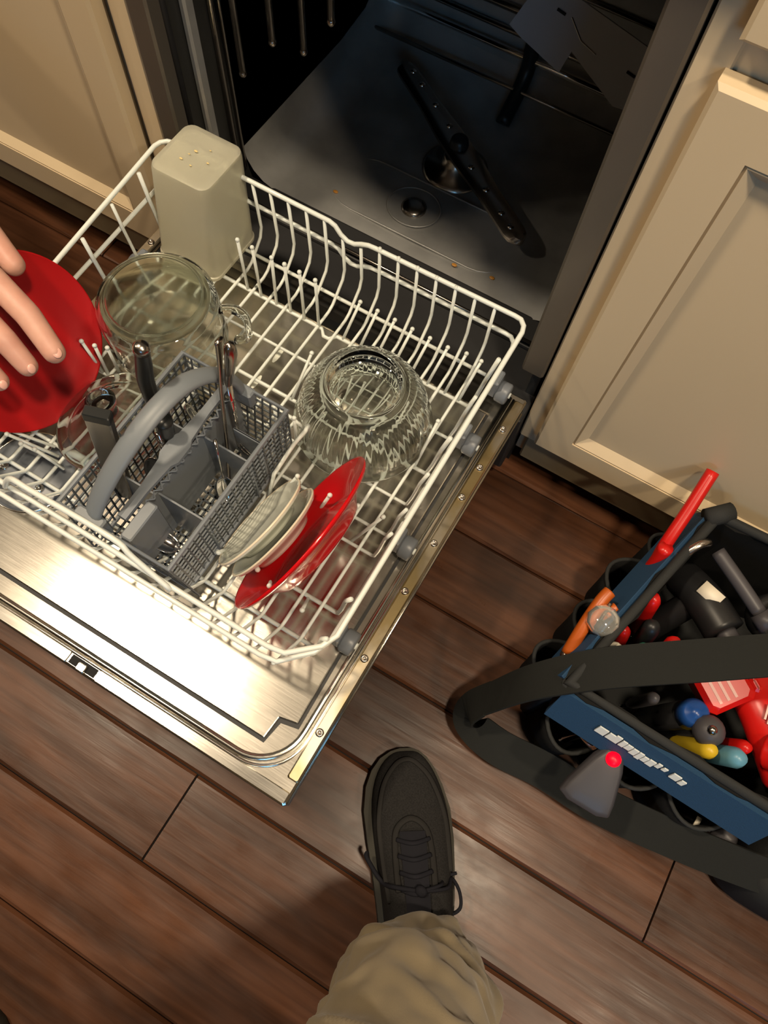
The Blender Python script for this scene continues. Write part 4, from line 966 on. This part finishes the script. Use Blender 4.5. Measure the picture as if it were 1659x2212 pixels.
driver('small green screwdriver handle just above the strap', (.578, -.246, .235), (.60, -.24, .03), .0085, 'tool_green')
driver('white ended screwdriver near the left bag rim above the strap', (.545, -.268, .240), (.58, -.26, .03), .011, 'tool_white')
driver('faded red handle half hidden by the upper edge of the strap', (.606, -.222, .240), (.64, -.23, .03), .011, 'tool_red')
driver('grey metal bit holder just below the strap in the front half of the bag', (.610, -.300, .245), (.62, -.28, .03), .008, 'tool_grey')
# red cloth or battery pack with white text, and others in the front half
t = thing('battery_pack', 'red power tool battery with pale printed lines lying below the strap', 'battery', (.68, -.25, .20))
fb = axis_frame((.672, -.238, .238), (-.1, -.2, 1), (.8, -.6, 0))
MB().box((-.034, -.030, -.030), (.034, .030, .010), .006).xf(fb).build('case', 'tool_red', t)
for i in range(3): MB().box((-.022, -.016 + i * .010, .0100), (.024, -.0125 + i * .010, .0106)).xf(fb).build('printed_line', 'print_pink', t)
MB().box((.010, .030, -.015), (.030, .040, .006), .003).xf(fb).build('release_tab', 'tool_red', t)
tool('tape_measure', 'blue round capped tool below the red battery', 'tool', [
    ('cap', 'tool_blue', MB().lathe([(0, .010), (.006, .010), (.008, .006), (.013, .006), (.016, .003), (.0185, -.004), (.0185, -.03), (0, -.03)], 24).xf(axis_frame((.662, -.288, .232), (-.15, -.1, 1)))),
    ('body', 'tool_black', MB().cyl((.664, -.285, .205), (.67, -.27, .03), .018))], (.666, -.28, .03))
tool('socket', 'dark grey ball ended ratchet between the blue cap and the red drill', 'tool', [
    ('head', 'tool_grey', MB().ball((.683, -.300, .235), .019, 18, 10)), ('stud', 'dull_steel', MB().ball((.680, -.303, .253), .006, 10, 6)),
    ('stem', 'tool_black', MB().cyl((.684, -.297, .22), (.69, -.28, .03), .010))], (.69, -.29, .03))
driver('yellow handled screwdriver at the front rim of the bag', (.692, -.322, .245), (.68, -.29, .03), .011, 'tool_yellow')
driver('pale teal capped screwdriver at the front rim right of the yellow one', (.722, -.315, .252), (.70, -.29, .03), .0125, 'tool_teal')
driver('small red tipped screwdriver right behind the teal cap', (.726, -.298, .248), (.72, -.27, .03), .009, 'tool_red')
t = thing('impact_driver', 'big red and black power tool filling the right part of the bag', 'power tool', (.74, -.24, .05))
MB().tube(smooth_path([(.700, -.190, .205), (.735, -.230, .225), (.765, -.262, .225), (.80, -.29, .21)]), .036, 20, flat=(.75, 1)).build('body', 'tool_red', t, True)
MB().tube(smooth_path([(.752, -.285, .235), (.775, -.285, .252), (.80, -.28, .25)]), .022, 16).build('nose', 'tool_red', t, True)
MB().tube(smooth_path([(.735, -.165, .21), (.77, -.195, .235), (.81, -.22, .235)]), .017, 14).build('grip', 'tool_black', t, True)
for i in range(6):
    c = Vector((.722 + i * .0045, -.262 + i * .006, .2405)); MB().box((-.0012, -.009, 0), (.0012, .009, .0025)).xf(axis_frame((.728 + i * .005, -.2500 - i * .0035, .2545), (-.1, -.3, 1), (1, .2, 0))).build('vent_rib', 'print_pink', t)
# tools by the end pouch
tool('flashlight', 'small grey round capped flashlight lying under the lower strap beside the end pouch', 'flashlight', [
    ('cap', 'tool_grey', MB().cyl((.797, -.372, .105), (.793, -.384, .112), .0165, .0150, 22)), ('lens_ring', 'chrome', MB().box((-.008, -.004, 0), (.008, .004, .003)).xf(axis_frame((.790, -.362, .122), (-.1, -.3, .9), (1, 0, 0)))),
    ('barrel', 'tool_grey', MB().cyl((.797, -.372, .105), (.80, -.355, .02), .015, n=20))], (.80, -.36, .01))
tool('bit_driver', 'small white ended bit driver poking out under the lower strap', 'screwdriver', [
    ('handle', 'tool_black', MB().cyl((.770, -.372, .100), (.772, -.358, .02), .008, n=14)), ('end', 'tool_white', MB().box((-.003, -.008, 0), (.003, .008, .004)).xf(axis_frame((.7585, -.376, .106), (0, -.3, .9), (1, 0, 0))))], (.77, -.36, .01))
